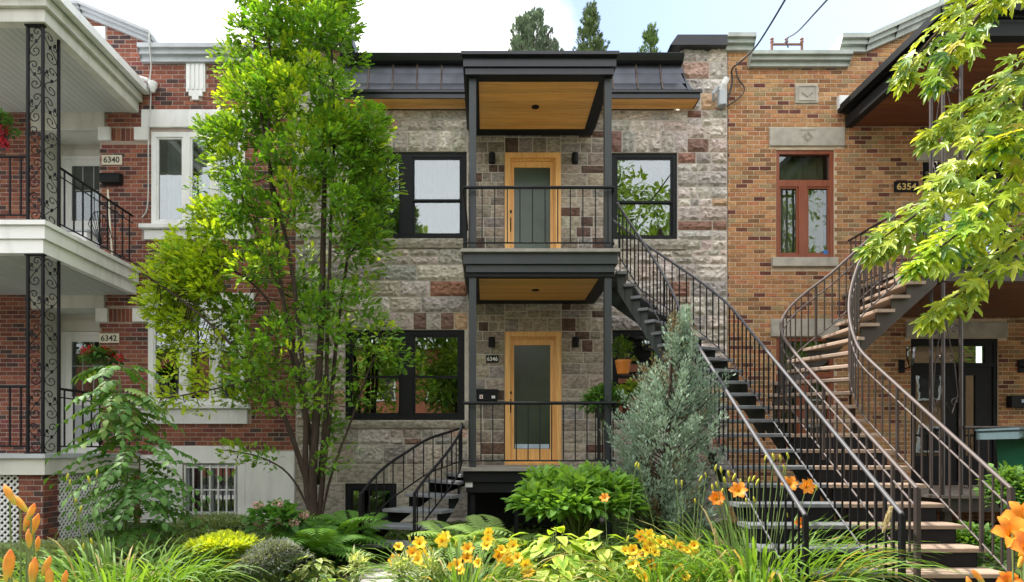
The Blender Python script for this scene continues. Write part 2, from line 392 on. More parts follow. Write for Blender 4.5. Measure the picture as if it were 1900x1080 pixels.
# ================================================================== masonry
def holes_wall(name, m, parent, xl, zl, y, thick, holes, ztop=None):
    """backing wall: front face with openings and their reveals"""
    xs = sorted(set([xl[0], xl[1]] + [q for h in holes for q in h[:2] if xl[0] < q < xl[1]]))
    zs = sorted(set([zl[0], zl[1]] + [q for h in holes for q in h[2:4] if zl[0] < q < zl[1]]))
    mb = MB()
    for i in range(len(xs) - 1):
        for j in range(len(zs) - 1):
            cx, cz = (xs[i] + xs[i + 1]) / 2, (zs[j] + zs[j + 1]) / 2
            if any(h[0] < cx < h[1] and h[2] < cz < h[3] for h in holes): continue
            mb.quad((xs[i], y, zs[j]), (xs[i + 1], y, zs[j]), (xs[i + 1], y, zs[j + 1]), (xs[i], y, zs[j + 1]))
    for a, b, c, d in [h[:4] for h in holes]:
        mb.quad((a, y, c), (a, y, d), (a, y + thick, d), (a, y + thick, c)).quad((b, y, c), (b, y + thick, c), (b, y + thick, d), (b, y, d))
        mb.quad((a, y, d), (b, y, d), (b, y + thick, d), (a, y + thick, d)).quad((a, y, c), (a, y + thick, c), (b, y + thick, c), (b, y, c))
    mb.quad((xl[0], y, zl[1]), (xl[1], y, zl[1]), (xl[1], y + .4, zl[1]), (xl[0], y + .4, zl[1]))
    return mb.build(name, m, parent)
def jit(c, a=.12):
    k = 1 + random.uniform(-a, a); return tuple(min(1, max(0, q * k * (1 + random.uniform(-.04, .04)))) for q in c)
def cuts(a, b, blocks):
    out = []; s = a
    for p, q in sorted(blocks):
        if p > s: out.append((s, min(p, b)))
        s = max(s, q)
        if s >= b: break
    if s < b: out.append((s, b))
    return [(p, q) for p, q in out if q - p > .02]
BL, BH, JT = .2005, .0738, .012
def bricks(wall, xl, zl, y, holes, pal, wts, ztop=None, focus=(0, 0), soldiers=(), nobj=300):
    pal_i = list(range(len(pal)))
    full = []; stuff = MB()
    r0 = int(math.floor(zl[0] / BH)); r1 = int(math.ceil(zl[1] / BH))
    for r in range(r0, r1 + 1):
        za, zb = r * BH + JT / 2, (r + 1) * BH - JT / 2
        za2, zb2 = max(za, zl[0]), min(zb, zl[1])
        if zb2 - za2 < .015: continue
        blk = [(h[0] - JT / 2, h[1] + JT / 2) for h in holes if h[2] < zb2 - .004 and h[3] > za2 + .004]
        off = (r % 2) * BL / 2
        for a, b in cuts(xl[0], xl[1], blk):
            k = math.floor((a - off) / BL)
            while k * BL + off < b:
                p, q = max(a, k * BL + off + JT / 2), min(b, (k + 1) * BL + off - JT / 2); k += 1
                if q - p < .025: continue
                if ztop and ztop((p + q) / 2) < zb2 - .01: continue
                ci = random.choices(pal_i, wts)[0]
                if q - p > BL - JT - .002 and zb2 - za2 > BH - JT - .002: full.append((p, za2, ci))
                else: stuff.bbox(p, q, y - random.uniform(.004, .009), y + .02, za2, zb2, .003, jit(pal[ci]))
    full.sort(key=lambda t: (t[0] - focus[0]) ** 2 + (t[1] - focus[1]) ** 2)
    protos = []
    for ci in pal_i:
        for v in range(3):
            c = jit(pal[ci], .18); mb = MB(); mb.bbox(-(BL - JT) / 2, (BL - JT) / 2, 0, .026, 0, BH - JT, .003, c)
            me = bpy.data.meshes.new('brick'); me.from_pydata(mb.v, [], mb.f)
            at = me.color_attributes.new('Col', 'FLOAT_COLOR', 'POINT'); at.data.foreach_set('color', np.array([(*q, 1) for q in mb.c], 'f').ravel())
            me.materials.append(M['brick']); protos.append((ci, me))
    for i, (p, z, ci) in enumerate(full):
        if i < nobj:
            me = random.choice([q for cc, q in protos if cc == ci])
            ob = bpy.data.objects.new('brick', me); col.objects.link(ob)
            place(ob, Vector((p + (BL - JT) / 2, y - random.uniform(.004, .009), z)), wall)
        else: stuff.bbox(p, p + BL - JT, y - random.uniform(.004, .009), y + .02, z, z + BH - JT, .003, jit(pal[ci], .18))
    for a, b, c, d in soldiers:                    # upright bricks
        n = max(1, round((b - a) / BH)); s = (b - a) / n
        for i in range(n): stuff.bbox(a + i * s + JT / 2, a + (i + 1) * s - JT / 2, y - .006, y + .02, c + JT / 2, d - JT / 2, .003, jit(random.choices(pal, wts)[0]))
    return stuff.build('brick_rest', 'brick', wall, kind='stuff')

def coping(name, m, parent, pts, y0, y1, h, steps=((0, 1),)):
    """moulded coping following a polyline (x, z of its top)"""
    mb = MB()
    for (xa, za), (xb, zb) in zip(pts[:-1], pts[1:]):
        for a, b, f in ((0, .3, 1.0), (.3, .62, .72), (.62, 1, .4)):
            d = y1 - y0; yf = y1 - d * f
            mb.quad((xa, yf, za - a * h), (xb, yf, zb - a * h), (xb, yf, zb - b * h), (xa, yf, za - b * h))
            mb.quad((xa, yf, za - b * h), (xb, yf, zb - b * h), (xb, y1, zb - b * h), (xa, y1, za - b * h))
        mb.quad((xa, y0, za), (xb, y0, zb), (xb, y1 + .35, zb), (xa, y1 + .35, za))
        for x, z in ((xa, za), (xb, zb)):
            mb.quad((x, y0, z), (x, y1 + .3, z), (x, y1 + .3, z - h), (x, y1 - .4 * (y1 - y0), z - h), (x, y1 - .72 * (y1 - y0), z - .62 * h), (x, y0, z - .3 * h))
    return mb.build(name, m, parent)

def window(parent, x0, x1, z0, z1, y, fm, gm='glass', mull=(), rail=None, transom=None, ft=.07, st=.035, room=True, curt=None, depth=.05, curtm='curtain', gx=None):
    """frame > sash, pane, curtain; recessed unit standing in its opening"""
    fr = MB().rect(x0, x1, z0, z1, ft, y, y + .09)
    bays = []; s = x0 + ft
    for a, b in mull:
        fr.box(a, b, y - .004, y + .09, z0 + ft, (transom[0] if transom else z1 - ft)); bays.append((s, a)); s = b
    bays.append((s, x1 - ft))
    f = fr.build('window', fm, parent)
    top = z1 - ft
    if transom:
        fr2 = MB().box(x0 + ft, x1 - ft, y + .003, y + .085, transom[0], transom[1]); fr2.build('transom_bar', fm, f)
        bx('pane', gm, f, x0 + ft, x1 - ft, y + .05, y + .056, transom[1], top); top = transom[0]
    for a, b in bays:
        bot = z0 + ft
        if rail:
            sa = MB().rect(a, b, bot, rail + st / 2, st, y + .035, y + .075); sa.build('lower_sash', fm, f)
            sa = MB().rect(a, b, rail - st / 2 + .002, top, st, y + .012, y + .034); sa.build('upper_sash', fm, f)
            bx('pane', gm, f, a + st, b - st, y + .052, y + .058, bot + st, rail - st / 2)
            bx('pane', gm, f, a + st, b - st, y + .02, y + .026, rail + st / 2, top - st)
        else:
            MB().rect(a, b, bot, top, st, y + .02, y + .07).build('sash', fm, f)
            bx('pane', gm, f, a + st, b - st, y + .04, y + .046, bot + st, top - st)
    if curt:
        cm = MB(); xx = x0 + ft
        for a, b in curt:
            n = max(4, int((b - a) / .035)); base = len(cm.v)
            for i in range(n + 1):
                x = a + (b - a) * i / n; yy = y + .22 + .025 * math.sin(i * 1.9) + random.uniform(-.006, .006)
                cm.v += [(x, yy, z0 + .02), (x, yy, z1 - .02)]; cm.c += [None] * 2
            for i in range(n): q = base + 2 * i; cm.f.append((q, q + 2, q + 3, q + 1))
        cm.build('curtain', curtm, f, smooth=True)
    if room:
        d = 1.6; q = MB()
        q.quad((x0, y + d, z0), (x1, y + d, z0), (x1, y + d, z1), (x0, y + d, z1))
        q.quad((x0, y + .091, z0), (x0, y + d, z0), (x0, y + d, z1), (x0, y + .091, z1)).quad((x1, y + .091, z0), (x1, y + .091, z1), (x1, y + d, z1), (x1, y + d, z0))
        q.quad((x0, y + .091, z0), (x1, y + .091, z0), (x1, y + d, z0), (x0, y + d, z0)).quad((x0, y + .091, z1), (x0, y + d, z1), (x1, y + d, z1), (x1, y + .091, z1))
        q.build('room', 'room', f)
    return f

# ================================================================== left house (red brick)
lh = thing('brick_house', 'red brick house with white trim and white porch, at the left edge', 'house', (-7, 13, -1.2))
xr = X(548)
up_rec = (X(75), X(185), 3.04, Z(243)); lo_rec = (X(75), X(185), -.06, Z(573))
up_win = (X(281), X(455), Z(420), Z(245)); lo_win = (X(275), X(455), Z(752), Z(576))
lint_u = (X(264), X(472), Z(238), Z(205)); lint_l = (X(264), X(472), Z(573), Z(545))
pl_u = (X(60), X(196), Z(243), Z(210)); pl_l = (X(60), X(196), Z(573), Z(543))
blocks = [(X(251), X(277), Z(262), Z(238)), (X(184.5), X(206.5), Z(262), Z(237.5)), (X(248), X(275), Z(598), Z(573)), (X(180), X(202), Z(598), Z(572.5))]
sill_u = (X(263), X(473), Z(446), Z(421)); sill_l = (X(258), X(466), Z(787), Z(753))
base_l = [(X(286), X(456), Z(860), Z(828)), (X(456.5), X(547), -1.4, Z(838)), (X(262), X(286), -1.4, Z(845))]
bwin = (X(341), X(441), Z(957), Z(860.5))
shield = (X(347), X(382), Z(172), Z(117)); inset = (X(170), X(197), Z(76), Z(50))
def gable_l(x):
    px = 903 + x * F / W
    px = 132 + abs(px - 132)
    return Z(float(np.interp(px, [132, 146, 266, 278, 286, 900], [8, 16, 72, 92, 102, 102])))
wl = holes_wall('wall', 'mortar_l', lh, (-13, xr), (-1.4, Z(100)), W, .12, [up_win, lo_win, bwin, up_rec, lo_rec])
MB().prism([(X(-22), Z(100)), (X(286), Z(100)), (X(268), Z(76)), (X(146), Z(18)), (X(118), Z(18)), (X(-4), Z(76))], W, W + .3).build('gable_backing', 'mortar_l', lh)
redpal = [(.25, .088, .056), (.20, .072, .05), (.15, .055, .045), (.08, .05, .048), (.29, .115, .068), (.21, .066, .062)]
hb = [up_win, lo_win, up_rec, lo_rec, lint_u, lint_l, pl_u, pl_l, sill_u, sill_l, bwin, inset,
      (shield[0], shield[1], Z(172), shield[3]), (X(352), X(377), Z(180), Z(172)), (X(357), X(371), Z(187), Z(180))] + blocks + base_l
hb += [(X(206.5), X(251), Z(262), Z(237.5)), (X(202), X(248), Z(598), Z(572.5))]
bricks(wl, (X(-14), xr), (-1.35, Z(-2)), W, hb, redpal, [5, 5, 3, 2.4, 2, 1.5], gable_l, focus=(X(300), Z(165)),
       soldiers=[(X(206.5), X(251), Z(262), Z(237.5)), (X(202), X(248), Z(598), Z(572.5))])
def white_block(nm, r, y=.03, m='white', parent=lh): return MB().bbox(r[0], r[1], W - y, W + .05, r[2], r[3], .008).build(nm, m, parent)
for r in (lint_u, lint_l): white_block('lintel', r, .045)
for r in (pl_u, pl_l): white_block('lintel', r, .045, 'cream')
for r in blocks: white_block('corner_block', r, .055)
for r in (sill_u, sill_l):
    white_block('sill', (r[0] + .06, r[1] - .06, r[2], r[3] - .06), .05); MB().bbox(r[0], r[1], W - .12, W + .05, r[3] - .055, r[3] + .02, .01).build('sill_nosing', 'white', lh)
white_block('base_band', base_l[0], .035, 'whitewall'); white_block('base_wall', base_l[1], .04, 'whitewall'); white_block('base_wall', base_l[2], .04, 'whitewall')
white_block('base_wall', (X(441.5), X(456.2), -1.4, Z(861)), .033, 'whitewall')
white_block('base_wall', (X(286), X(340), -1.4, Z(861)), .033, 'whitewall')
sh = [(shield[0], Z(172)), (X(352), Z(172)), (X(352), Z(180)), (X(358), Z(180)), (X(358), Z(187)), (X(370), Z(187)), (X(370), Z(180)), (X(377), Z(180)), (X(377), Z(172)), (shield[1], Z(172)), (shield[1], Z(120)), (X(370), Z(115)), (X(358), Z(115)), (shield[0], Z(120))]
s_ = MB().prism(sh, W - .04, W + .03)
for i in range(4): s_.box(X(350 + i * 8.2), X(354.5 + i * 8.2), W - .052, W - .041, Z(168), Z(122))
s_.build('shield_ornament', 'white', lh)
white_block('inset_block', inset, .03)
for r, cc in ((up_win, [(X(300), X(345)), (X(356), X(440))]), (lo_win, [(X(318), X(345)), (X(352), X(365)), (X(395), X(446))])):
    window(lh, r[0] + .003, r[1] - .003, r[2] + .003, r[3] - .003, W - .012, 'white', mull=[(X(340), X(353)), (X(392), X(405))] if r is up_win else [(X(335), X(350)), (X(391), X(406))], ft=.085, st=.03, curt=cc, curtm='sheer')
bw = window(lh, bwin[0] + .003, bwin[1] - .003, bwin[2] + .003, bwin[3] - .003, W + .02, 'greytrim', ft=.05, st=.02, mull=[(X(388), X(392))])
g = MB(); gx = [X(345 + i * 15.4) for i in range(7)]
for x in gx: g.box(x - .012, x + .012, W - .045, W - .025, bwin[2] + .02, bwin[3] - .02)
for z in (bwin[2] + .05, (bwin[2] + bwin[3]) / 2, bwin[3] - .06): g.box(bwin[0] + .01, bwin[1] - .01, W - .024, W - .012, z - .012, z + .012)
g.build('window_grille', 'white', bw)
# recessed doorways with white doors
for rec, fl, gt, gb in ((up_rec, 3.04, Z(298), Z(400)), (lo_rec, -.06, Z(620), Z(705))):
    yb = W + .53
    q = MB()
    q.quad((rec[0], W + .0, rec[2]), (rec[0], yb, rec[2]), (rec[0], yb, rec[3]), (rec[0], W, rec[3]))
    q.quad((rec[1], W, rec[2]), (rec[1], W, rec[3]), (rec[1], yb, rec[3]), (rec[1], yb, rec[2]))
    q.quad((rec[0], W, rec[3]), (rec[0], yb, rec[3]), (rec[1], yb, rec[3]), (rec[1], W, rec[3]))
    q.quad((rec[0], W, rec[2]), (rec[1], W, rec[2]), (rec[1], yb, rec[2]), (rec[0], yb, rec[2]))
    q.quad((rec[0], yb, rec[2]), (rec[1], yb, rec[2]), (rec[1], yb, rec[3]), (rec[0], yb, rec[3]))
    q.v = [(x + (.004 if x == rec[0] else -.004 if x == rec[1] else 0), y, z - (.004 if z == rec[3] else 0)) for x, y, z in q.v]
    q.build('doorway', 'cream', lh)
    x0, x1 = rec[0] + .06, rec[1] - .02; zt = fl + 2.08
    d = MB().rect(x0, x1, fl, zt + .06, .06, yb - .07, yb - .005); dd = d.build('door', 'white', lh)
    ga, gbx = x0 + .17, x1 - .17; g0, g1 = fl + 1.0, zt - .12
    MB().rect(x0 + .062, x1 - .062, fl + .01, zt - .002, .11, yb - .055, yb - .01, tb=.99).build('door_leaf', 'white', dd)
    bx('pane', 'glass2', dd, x0 + .172, x1 - .172, yb - .04, yb - .034, fl + 1.0, zt - .113)
    bx('pane_backing', 'room', dd, x0 + .172, x1 - .172, yb - .012, yb - .008, fl + 1.0, zt - .113)
    c = MB(); w_ = x1 - x0 - .344
    for i in (1, 2): c.box(x0 + .172 + w_ * i / 3 - .006, x0 + .172 + w_ * i / 3 + .006, yb - .048, yb - .041, fl + 1.0, zt - .113)
    c.box(x0 + .172, x1 - .172, yb - .048, yb - .0415, (fl + 1 + zt) / 2 - .005, (fl + 1 + zt) / 2 + .005); c.build('leading', 'greytrim', dd)
    bx('door_panel', 'greytrim', dd, x0 + .2, x1 - .2, yb - .06, yb - .0555, fl + .2, fl + .85)
    bx('transom_panel', 'cream', lh, x0, x1, yb - .05, yb - .006, zt + .07, rec[3] - .1)
# cornices
coping('cornice', 'greytrim', lh, [(X(255, 11.1), Z(80, 11.1)), (X(548, 11.1), Z(80, 11.1))], 11.08, W, .24)
coping('gable_coping', 'greytrim', lh, [(X(-27, 11.15), Z(72, 11.15)), (X(-14, 11.15), Z(56, 11.15)), (X(118, 11.15), Z(2, 11.15)), (X(146, 11.15), Z(2, 11.15)), (X(278, 11.15), Z(57, 11.15)), (X(291, 11.15), Z(75, 11.15))], 11.12, W, .17)

# ================================================================== middle house (greystone)
mh = thing('stone_house', 'grey rough stone house with black windows and two honey wood doors', 'house', (.5, 13, -1.2))
xl_, xr_ = X(548.5), X(1349.5)
TOPS = Z(200)
uw1 = (X(646), X(866), Z(444), Z(281)); uw2 = (X(1135), X(1257), Z(446), Z(283))
lw1 = (X(640), X(862), Z(779.5), Z(612)); lw2 = (X(1136), X(1257), Z(779.5), Z(612))
bw1 = (X(640), X(736), Z(966), Z(897))
ud = (X(936.5), X(1040.5), 2.80, Z(284)); ld = (X(936.5), X(1041.5), -.25, Z(615.5))
sills = [(X(640), X(868), Z(461), Z(445)), (X(1130), X(1273), Z(464), Z(446.5)), (X(630), X(868), Z(794), Z(780)), (X(1130), X(1273), Z(794), Z(780))]
hs = [uw1, uw2, lw1, lw2, bw1, ud, ld]
ws = holes_wall('wall', 'mortar_s', mh, (xl_, xr_), (-1.4, Z(205)), W, .16, hs)
for a_, b_ in ((X(1262), xr_), (xl_, X(637))): MB().box(a_, b_, W, W + .4, Z(205) + .002, Z(84)).build('pier_backing', 'mortar_s', mh)
grey = [(.54, .49, .445), (.47, .435, .40), (.62, .575, .53), (.40, .37, .345), (.52, .44, .395), (.58, .52, .455), (.56, .475, .445)]
acc = [(.27, .15, .115), (.31, .16, .11), (.52, .37, .30), (.53, .36, .23), (.24, .15, .125), (.50, .39, .33)]
shaded_grey = [(.36, .31, .255), (.30, .26, .22), (.40, .345, .275), (.30, .27, .25), (.25, .21, .175), (.40, .35, .28)]  # porch wall tones, darkened to put the shade under the porch into the colour
shaded_acc = [(.15, .09, .07), (.19, .12, .09), (.12, .08, .065)]
stones_out = []
def split(x0, x1, z0, z1, mw, mh_, out):
    w_, h_ = x1 - x0, z1 - z0
    if h_ > mh_ and h_ > .5 * w_ * .6:
        k = random.choice([.4, .5, .5, .6]); zc = z0 + h_ * k; split(x0, x1, z0, zc, mw, mh_, out); split(x0, x1, zc, z1, mw, mh_, out); return
    if w_ > mw or w_ > h_ * 3.6:
        k = random.uniform(.34, .66); xc = x0 + w_ * k; split(x0, xc, z0, z1, mw, mh_, out); split(xc, x1, z0, z1, mw, mh_, out); return
    if h_ > mh_:
        zc = z0 + h_ * random.uniform(.4, .6); split(x0, x1, z0, zc, mw, mh_, out); split(x0, x1, zc, z1, mw, mh_, out); return
    out.append((x0, x1, z0, z1))
def fill(x0, x1, z0, z1, rows, mw=.62, mh_=.27, **k):
    """courses with irregular jumpers"""
    h = (z1 - z0) / rows; z = z0
    zs = [z0 + h * i + (random.uniform(-.12, .12) * h if 0 < i < rows else 0) for i in range(rows + 1)]
    for i in range(rows):
        x = x0
        while x < x1 - .01:
            wd = random.uniform(.5, 1.25)
            if x1 - x - wd < .25: wd = x1 - x
            o = []
            a, b = zs[i], zs[i + 1]
            if random.random() < .14 and wd > .4: split(x, x + wd, a, b, mw * .55, (b - a) * .62, o)
            else: split(x, x + wd, a, b, mw, mh_, o)
            stones_out.extend([(*q, k) for q in o]); x += wd
def voussoirs(x0, x1, z0, z1, **k):
    n = max(3, round((x1 - x0) / .24)); s = (x1 - x0) / n
    for i in range(n): stones_out.append((x0 + i * s, x0 + (i + 1) * s, z0, z1, k))
E = dict(p=grey, a=acc, pa=.15, r=.055)
Dk = dict(p=shaded_grey, a=shaded_acc, pa=.16, r=.014)
zA, zB = Z(248), Z(281)
Lx, Cx0, Cx1, Rx0, Rx1 = xl_, X(868), X(1130), X(1130), xr_
# left bay
fill(X(637), Cx0, Z(243), Z(205), 2, .55, .2, **E); voussoirs(X(646), X(866), Z(281), Z(243), **E)
fill(xl_, X(646), Z(281), Z(243), 2, .5, .2, **E); fill(xl_, X(637), Z(243), Z(84), 6, **E)
fill(xl_, X(646), Z(445), Z(281), 5, .66, .3, **E); fill(xl_, X(640), Z(461), Z(445), 1, .6, .3, **E)
fill(xl_, Cx0, Z(580), Z(461), 4, .95, .3, **E); fill(xl_, X(640), Z(612), Z(580), 1, .5, .3, **E); voussoirs(X(640), X(868), Z(612), Z(580), **dict(E, r=.03))
fill(xl_, X(640), Z(780), Z(612), 6, .55, .26, **E); fill(xl_, X(630), Z(794), Z(780), 1, .6, .3, **E)
E2 = dict(p=[tuple(q * .8 for q in g_) for g_ in grey], a=acc, pa=.1, r=.045)
fill(xl_, X(868), Z(862), Z(794), 2, .7, .36, **E2)
P_ = dict(p=[(.36, .33, .27), (.33, .31, .26)], a=acc, pa=0, r=.008, flat=True)
for a, b in ((xl_, X(640)), (X(736), X(1350))): fill(a, b, Z(962), Z(897), 1, 1.1, .7, **P_)
fill(xl_, X(868), Z(897), Z(862), 1, 1.4, .7, **P_); fill(X(868), X(1350), Z(897), Z(866), 1, 1.4, .7, **P_); fill(xl_, X(1350), -1.4, Z(966), 1, 1.6, .7, **P_)
# middle bay (porch wall)
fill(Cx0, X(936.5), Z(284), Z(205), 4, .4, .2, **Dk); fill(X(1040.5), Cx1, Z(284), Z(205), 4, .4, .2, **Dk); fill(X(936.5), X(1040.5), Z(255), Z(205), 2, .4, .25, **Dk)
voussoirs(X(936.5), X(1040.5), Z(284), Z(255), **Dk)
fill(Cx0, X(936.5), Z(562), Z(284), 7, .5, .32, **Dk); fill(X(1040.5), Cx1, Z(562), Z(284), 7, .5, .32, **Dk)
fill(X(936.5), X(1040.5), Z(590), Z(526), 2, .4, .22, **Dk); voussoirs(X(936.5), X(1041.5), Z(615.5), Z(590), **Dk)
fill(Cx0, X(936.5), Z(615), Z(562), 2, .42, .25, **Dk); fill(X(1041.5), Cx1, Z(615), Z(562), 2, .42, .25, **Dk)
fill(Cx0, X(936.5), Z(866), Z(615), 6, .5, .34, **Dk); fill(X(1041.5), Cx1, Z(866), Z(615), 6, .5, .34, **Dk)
# right bay
fill(X(1130), X(1275), Z(243), Z(205), 2, .55, .2, **E); voussoirs(X(1130), X(1275), Z(283), Z(243), **E)
fill(X(1275), xr_, Z(283), Z(205), 3, .55, .27, **E); fill(X(1262), xr_, Z(205), Z(84), 4, .6, .3, **E)
fill(X(1257), xr_, Z(446), Z(283), 5, .62, .3, **E); fill(X(1273), xr_, Z(464), Z(446), 1, .3, .3, **E)
fill(X(1130), xr_, Z(612), Z(464), 5, .66, .3, **E); fill(X(1257), xr_, Z(779.5), Z(612), 6, .6, .26, **E)
fill(X(1273), xr_, Z(794), Z(779.5), 1, .5, .3, **E); fill(X(1130), xr_, Z(866), Z(794), 2, .7, .36, **E2)
def stone_mesh(mb, x0, x1, z0, z1, c, r, flat=False):
    g = .008; x0 += g; x1 -= g; z0 += g; z1 -= g
    nx = max(3, min(15, int((x1 - x0) / .045))); nz_ = max(3, min(9, int((z1 - z0) / .04))); b = len(mb.v)
    if flat: nx, nz_ = 2, 2
    sd_ = Vector((random.uniform(0, 90), random.uniform(0, 90), random.uniform(0, 90)))
    tx, tz = random.uniform(-.5, .5), random.uniform(-.8, .2)
    for j in range(nz_ + 1):
        for i in range(nx + 1):
            u, v = i / nx, j / nz_; x = x0 + (x1 - x0) * u; z = z0 + (z1 - z0) * v
            e = min(1, min(u, 1 - u, ) * (x1 - x0) / .03, min(v, 1 - v) * (z1 - z0) / .03)
            p = Vector((x * 5, z * 9, 0)) + sd_
            h = .55 + .7 * noise.noise(p) + .55 * noise.noise(p * 2.6) + .35 * (tx * (u - .5) + tz * (v - .5)) * 2
            h = .25 + .55 * max(0, h) + random.uniform(-.28, .42)
            d = .006 + r * e * max(.05, h)
            if 0 < i < nx and 0 < j < nz_: x += random.uniform(-.011, .011); z += random.uniform(-.009, .009)
            else: d = .003 + random.uniform(0, .004)
            mb.v.append((x, W - d, z)); mb.c.append(c)
    for j in range(nz_):
        for i in range(nx):
            q = b + j * (nx + 1) + i
            if not flat and random.random() < .5: mb.f += [(q, q + 1, q + nx + 2), (q, q + nx + 2, q + nx + 1)]
            elif not flat: mb.f += [(q, q + 1, q + nx + 1), (q + 1, q + nx + 2, q + nx + 1)]
            else: mb.f.append((q, q + 1, q + nx + 2, q + nx + 1))
    # sides back to the mortar
    for i in range(nx):
        for (qa, qb) in ((b + i, b + i + 1), (b + nz_ * (nx + 1) + i + 1, b + nz_ * (nx + 1) + i)):
            n = len(mb.v); A, B = mb.v[qa], mb.v[qb]; mb.v += [(A[0], W + .01, A[2]), (B[0], W + .01, B[2])]; mb.c += [c, c]; mb.f.append((qb, qa, n, n + 1))
    for j in range(nz_):
        for (qa, qb) in ((b + (j + 1) * (nx + 1), b + j * (nx + 1)), (b + j * (nx + 1) + nx, b + (j + 1) * (nx + 1) + nx)):
            n = len(mb.v); A, B = mb.v[qa], mb.v[qb]; mb.v += [(A[0], W + .01, A[2]), (B[0], W + .01, B[2])]; mb.c += [c, c]; mb.f.append((qb, qa, n, n + 1))
def in_sills(x, z): return any(s[0] < x < s[1] and s[2] < z < s[3] for s in sills)
stones_out = [s for s in stones_out if s[1] - s[0] > .05 and s[3] - s[2] > .04 and not in_sills((s[0] + s[1]) / 2, (s[2] + s[3]) / 2)]
stones_out.sort(key=lambda s: -(s[1] - s[0]) * (s[3] - s[2]))
rest = MB()
for i, (a, b, c_, d, k) in enumerate(stones_out):
    cc = random.choice(k['a']) if random.random() < k['pa'] and (b - a) * (d - c_) < .2 else random.choice(k['p'])
    cc = jit(cc, .13)
    if i < 298:
        q = MB(); stone_mesh(q, a, b, c_, d, cc, k['r'], k.get('flat', False)); q.build('stone', 'stone', ws)
    else: stone_mesh(rest, a, b, c_, d, cc, k['r'], k.get('flat', False))
rest.build('stone_rest', 'stone', ws, kind='stuff')
for s in sills:
    q = MB(); nx = 26
    for i in range(nx):
        xa, xb = s[0] + (s[1] - s[0]) * i / nx, s[0] + (s[1] - s[0]) * (i + 1) / nx
        for (za, zb, ya, yb) in ((s[2], s[2] + .07, .05, .08), (s[2] + .07, s[3] - .02, .08, .085), (s[3] - .02, s[3], .085, .08)):
            def yy(x, z, o): return W - o - .022 * noise.noise(Vector((x * 9, z * 20, 3)))
            q.quad((xa, yy(xa, za, ya), za), (xb, yy(xb, za, ya), za), (xb, yy(xb, zb, yb), zb), (xa, yy(xa, zb, yb), zb), c=(.42, .385, .33))
    q.quad((s[0], W - .08, s[3]), (s[1], W - .08, s[3]), (s[1], W + .04, s[3]), (s[0], W + .04, s[3]), c=(.42, .385, .33)).quad((s[0], W - .045, s[2]), (s[0], W, s[2]), (s[1], W, s[2]), (s[1], W - .045, s[2]), c=(.42, .385, .33))
    q.quad((s[1], W - .08, s[2]), (s[1], W, s[2]), (s[1], W, s[3]), (s[1], W - .08, s[3]), c=(.42, .385, .33)).quad((s[0], W - .08, s[2]), (s[0], W, s[2]), (s[0], W, s[3]), (s[0], W - .08, s[3]), c=(.42, .385, .33))
    q.build('sill', 'stone', mh)
# windows: black double hung pairs
window(mh, uw1[0] + .003, uw1[1] - .003, uw1[2] + .003, uw1[3] - .003, W + .03, 'black', mull=[(X(743), X(765))], rail=Z(370), ft=.085, curt=[(X(660), X(735)), (X(770), X(858))])
window(mh, uw2[0] + .003, uw2[1] - .003, uw2[2] + .003, uw2[3] - .003, W + .03, 'black', rail=Z(373), ft=.07)
window(mh, lw1[0] + .003, lw1[1] - .003, lw1[2] + .003, lw1[3] - .003, W + .03, 'black', 'glass3', mull=[(X(743), X(766))], rail=Z(699), ft=.085)
window(mh, lw2[0] + .003, lw2[1] - .003, lw2[2] + .003, lw2[3] - .003, W + .03, 'black', rail=Z(699), ft=.07)
window(mh, bw1[0] + .003, bw1[1] - .003, bw1[2] + .003, bw1[3] - .003, W + .03, 'black', ft=.09)
# wooden doors with frosted glass
for (x0, x1, z0, z1), fl in ((ud, 2.82), (ld, -.25)):
    f = MB().rect(x0 + .003, x1 - .003, fl, z1 - .003, .085, W - .03, W + .12, tb=.03).build('door', 'doorwood', mh)
    MB().rect(x0 + .088, x1 - .088, fl + .03, z1 - .088, .03, W + .03, W + .1, tb=.02).build('door_stop', 'doorwood', f)
    a, b, c_, d = x0 + .12, x1 - .12, fl + .05, z1 - .12
    MB().box(a, X(954), W + .055, W + .1, c_, d).box(X(1021.5), b, W + .055, W + .1, c_, d).box(X(954), X(1021.5), W + .055, W + .1, d - .1, d).box(X(954), X(1021.5), W + .055, W + .1, c_, fl + .27).build('door_leaf', 'doorwood', f)
    bx('frosted_pane', 'frosted', f, X(954), X(1021.5), W + .075, W + .085, fl + .27, d - .1)
    bx('bottom_glass_strip', 'sticker', f, X(956), X(1019.5), W + .069, W + .0735, fl + .275, fl + .35)
    h = MB().box(X(946.5) - .02, X(946.5) + .02, W + .03, W + .054, fl + .88, fl + 1.12).tube([(X(946.5), W + .03, fl + .92), (X(946.5), W - .02, fl + .93), (X(946.5), W - .02, fl + 1.07), (X(946.5), W + .03, fl + 1.08)], .011, 6); h.build('door_handle', 'iron', f)
    MB().tube([(X(947), W + .054, fl + 1.22), (X(947), W + .02, fl + 1.22)], .028, 10).build('deadbolt', 'iron', f)
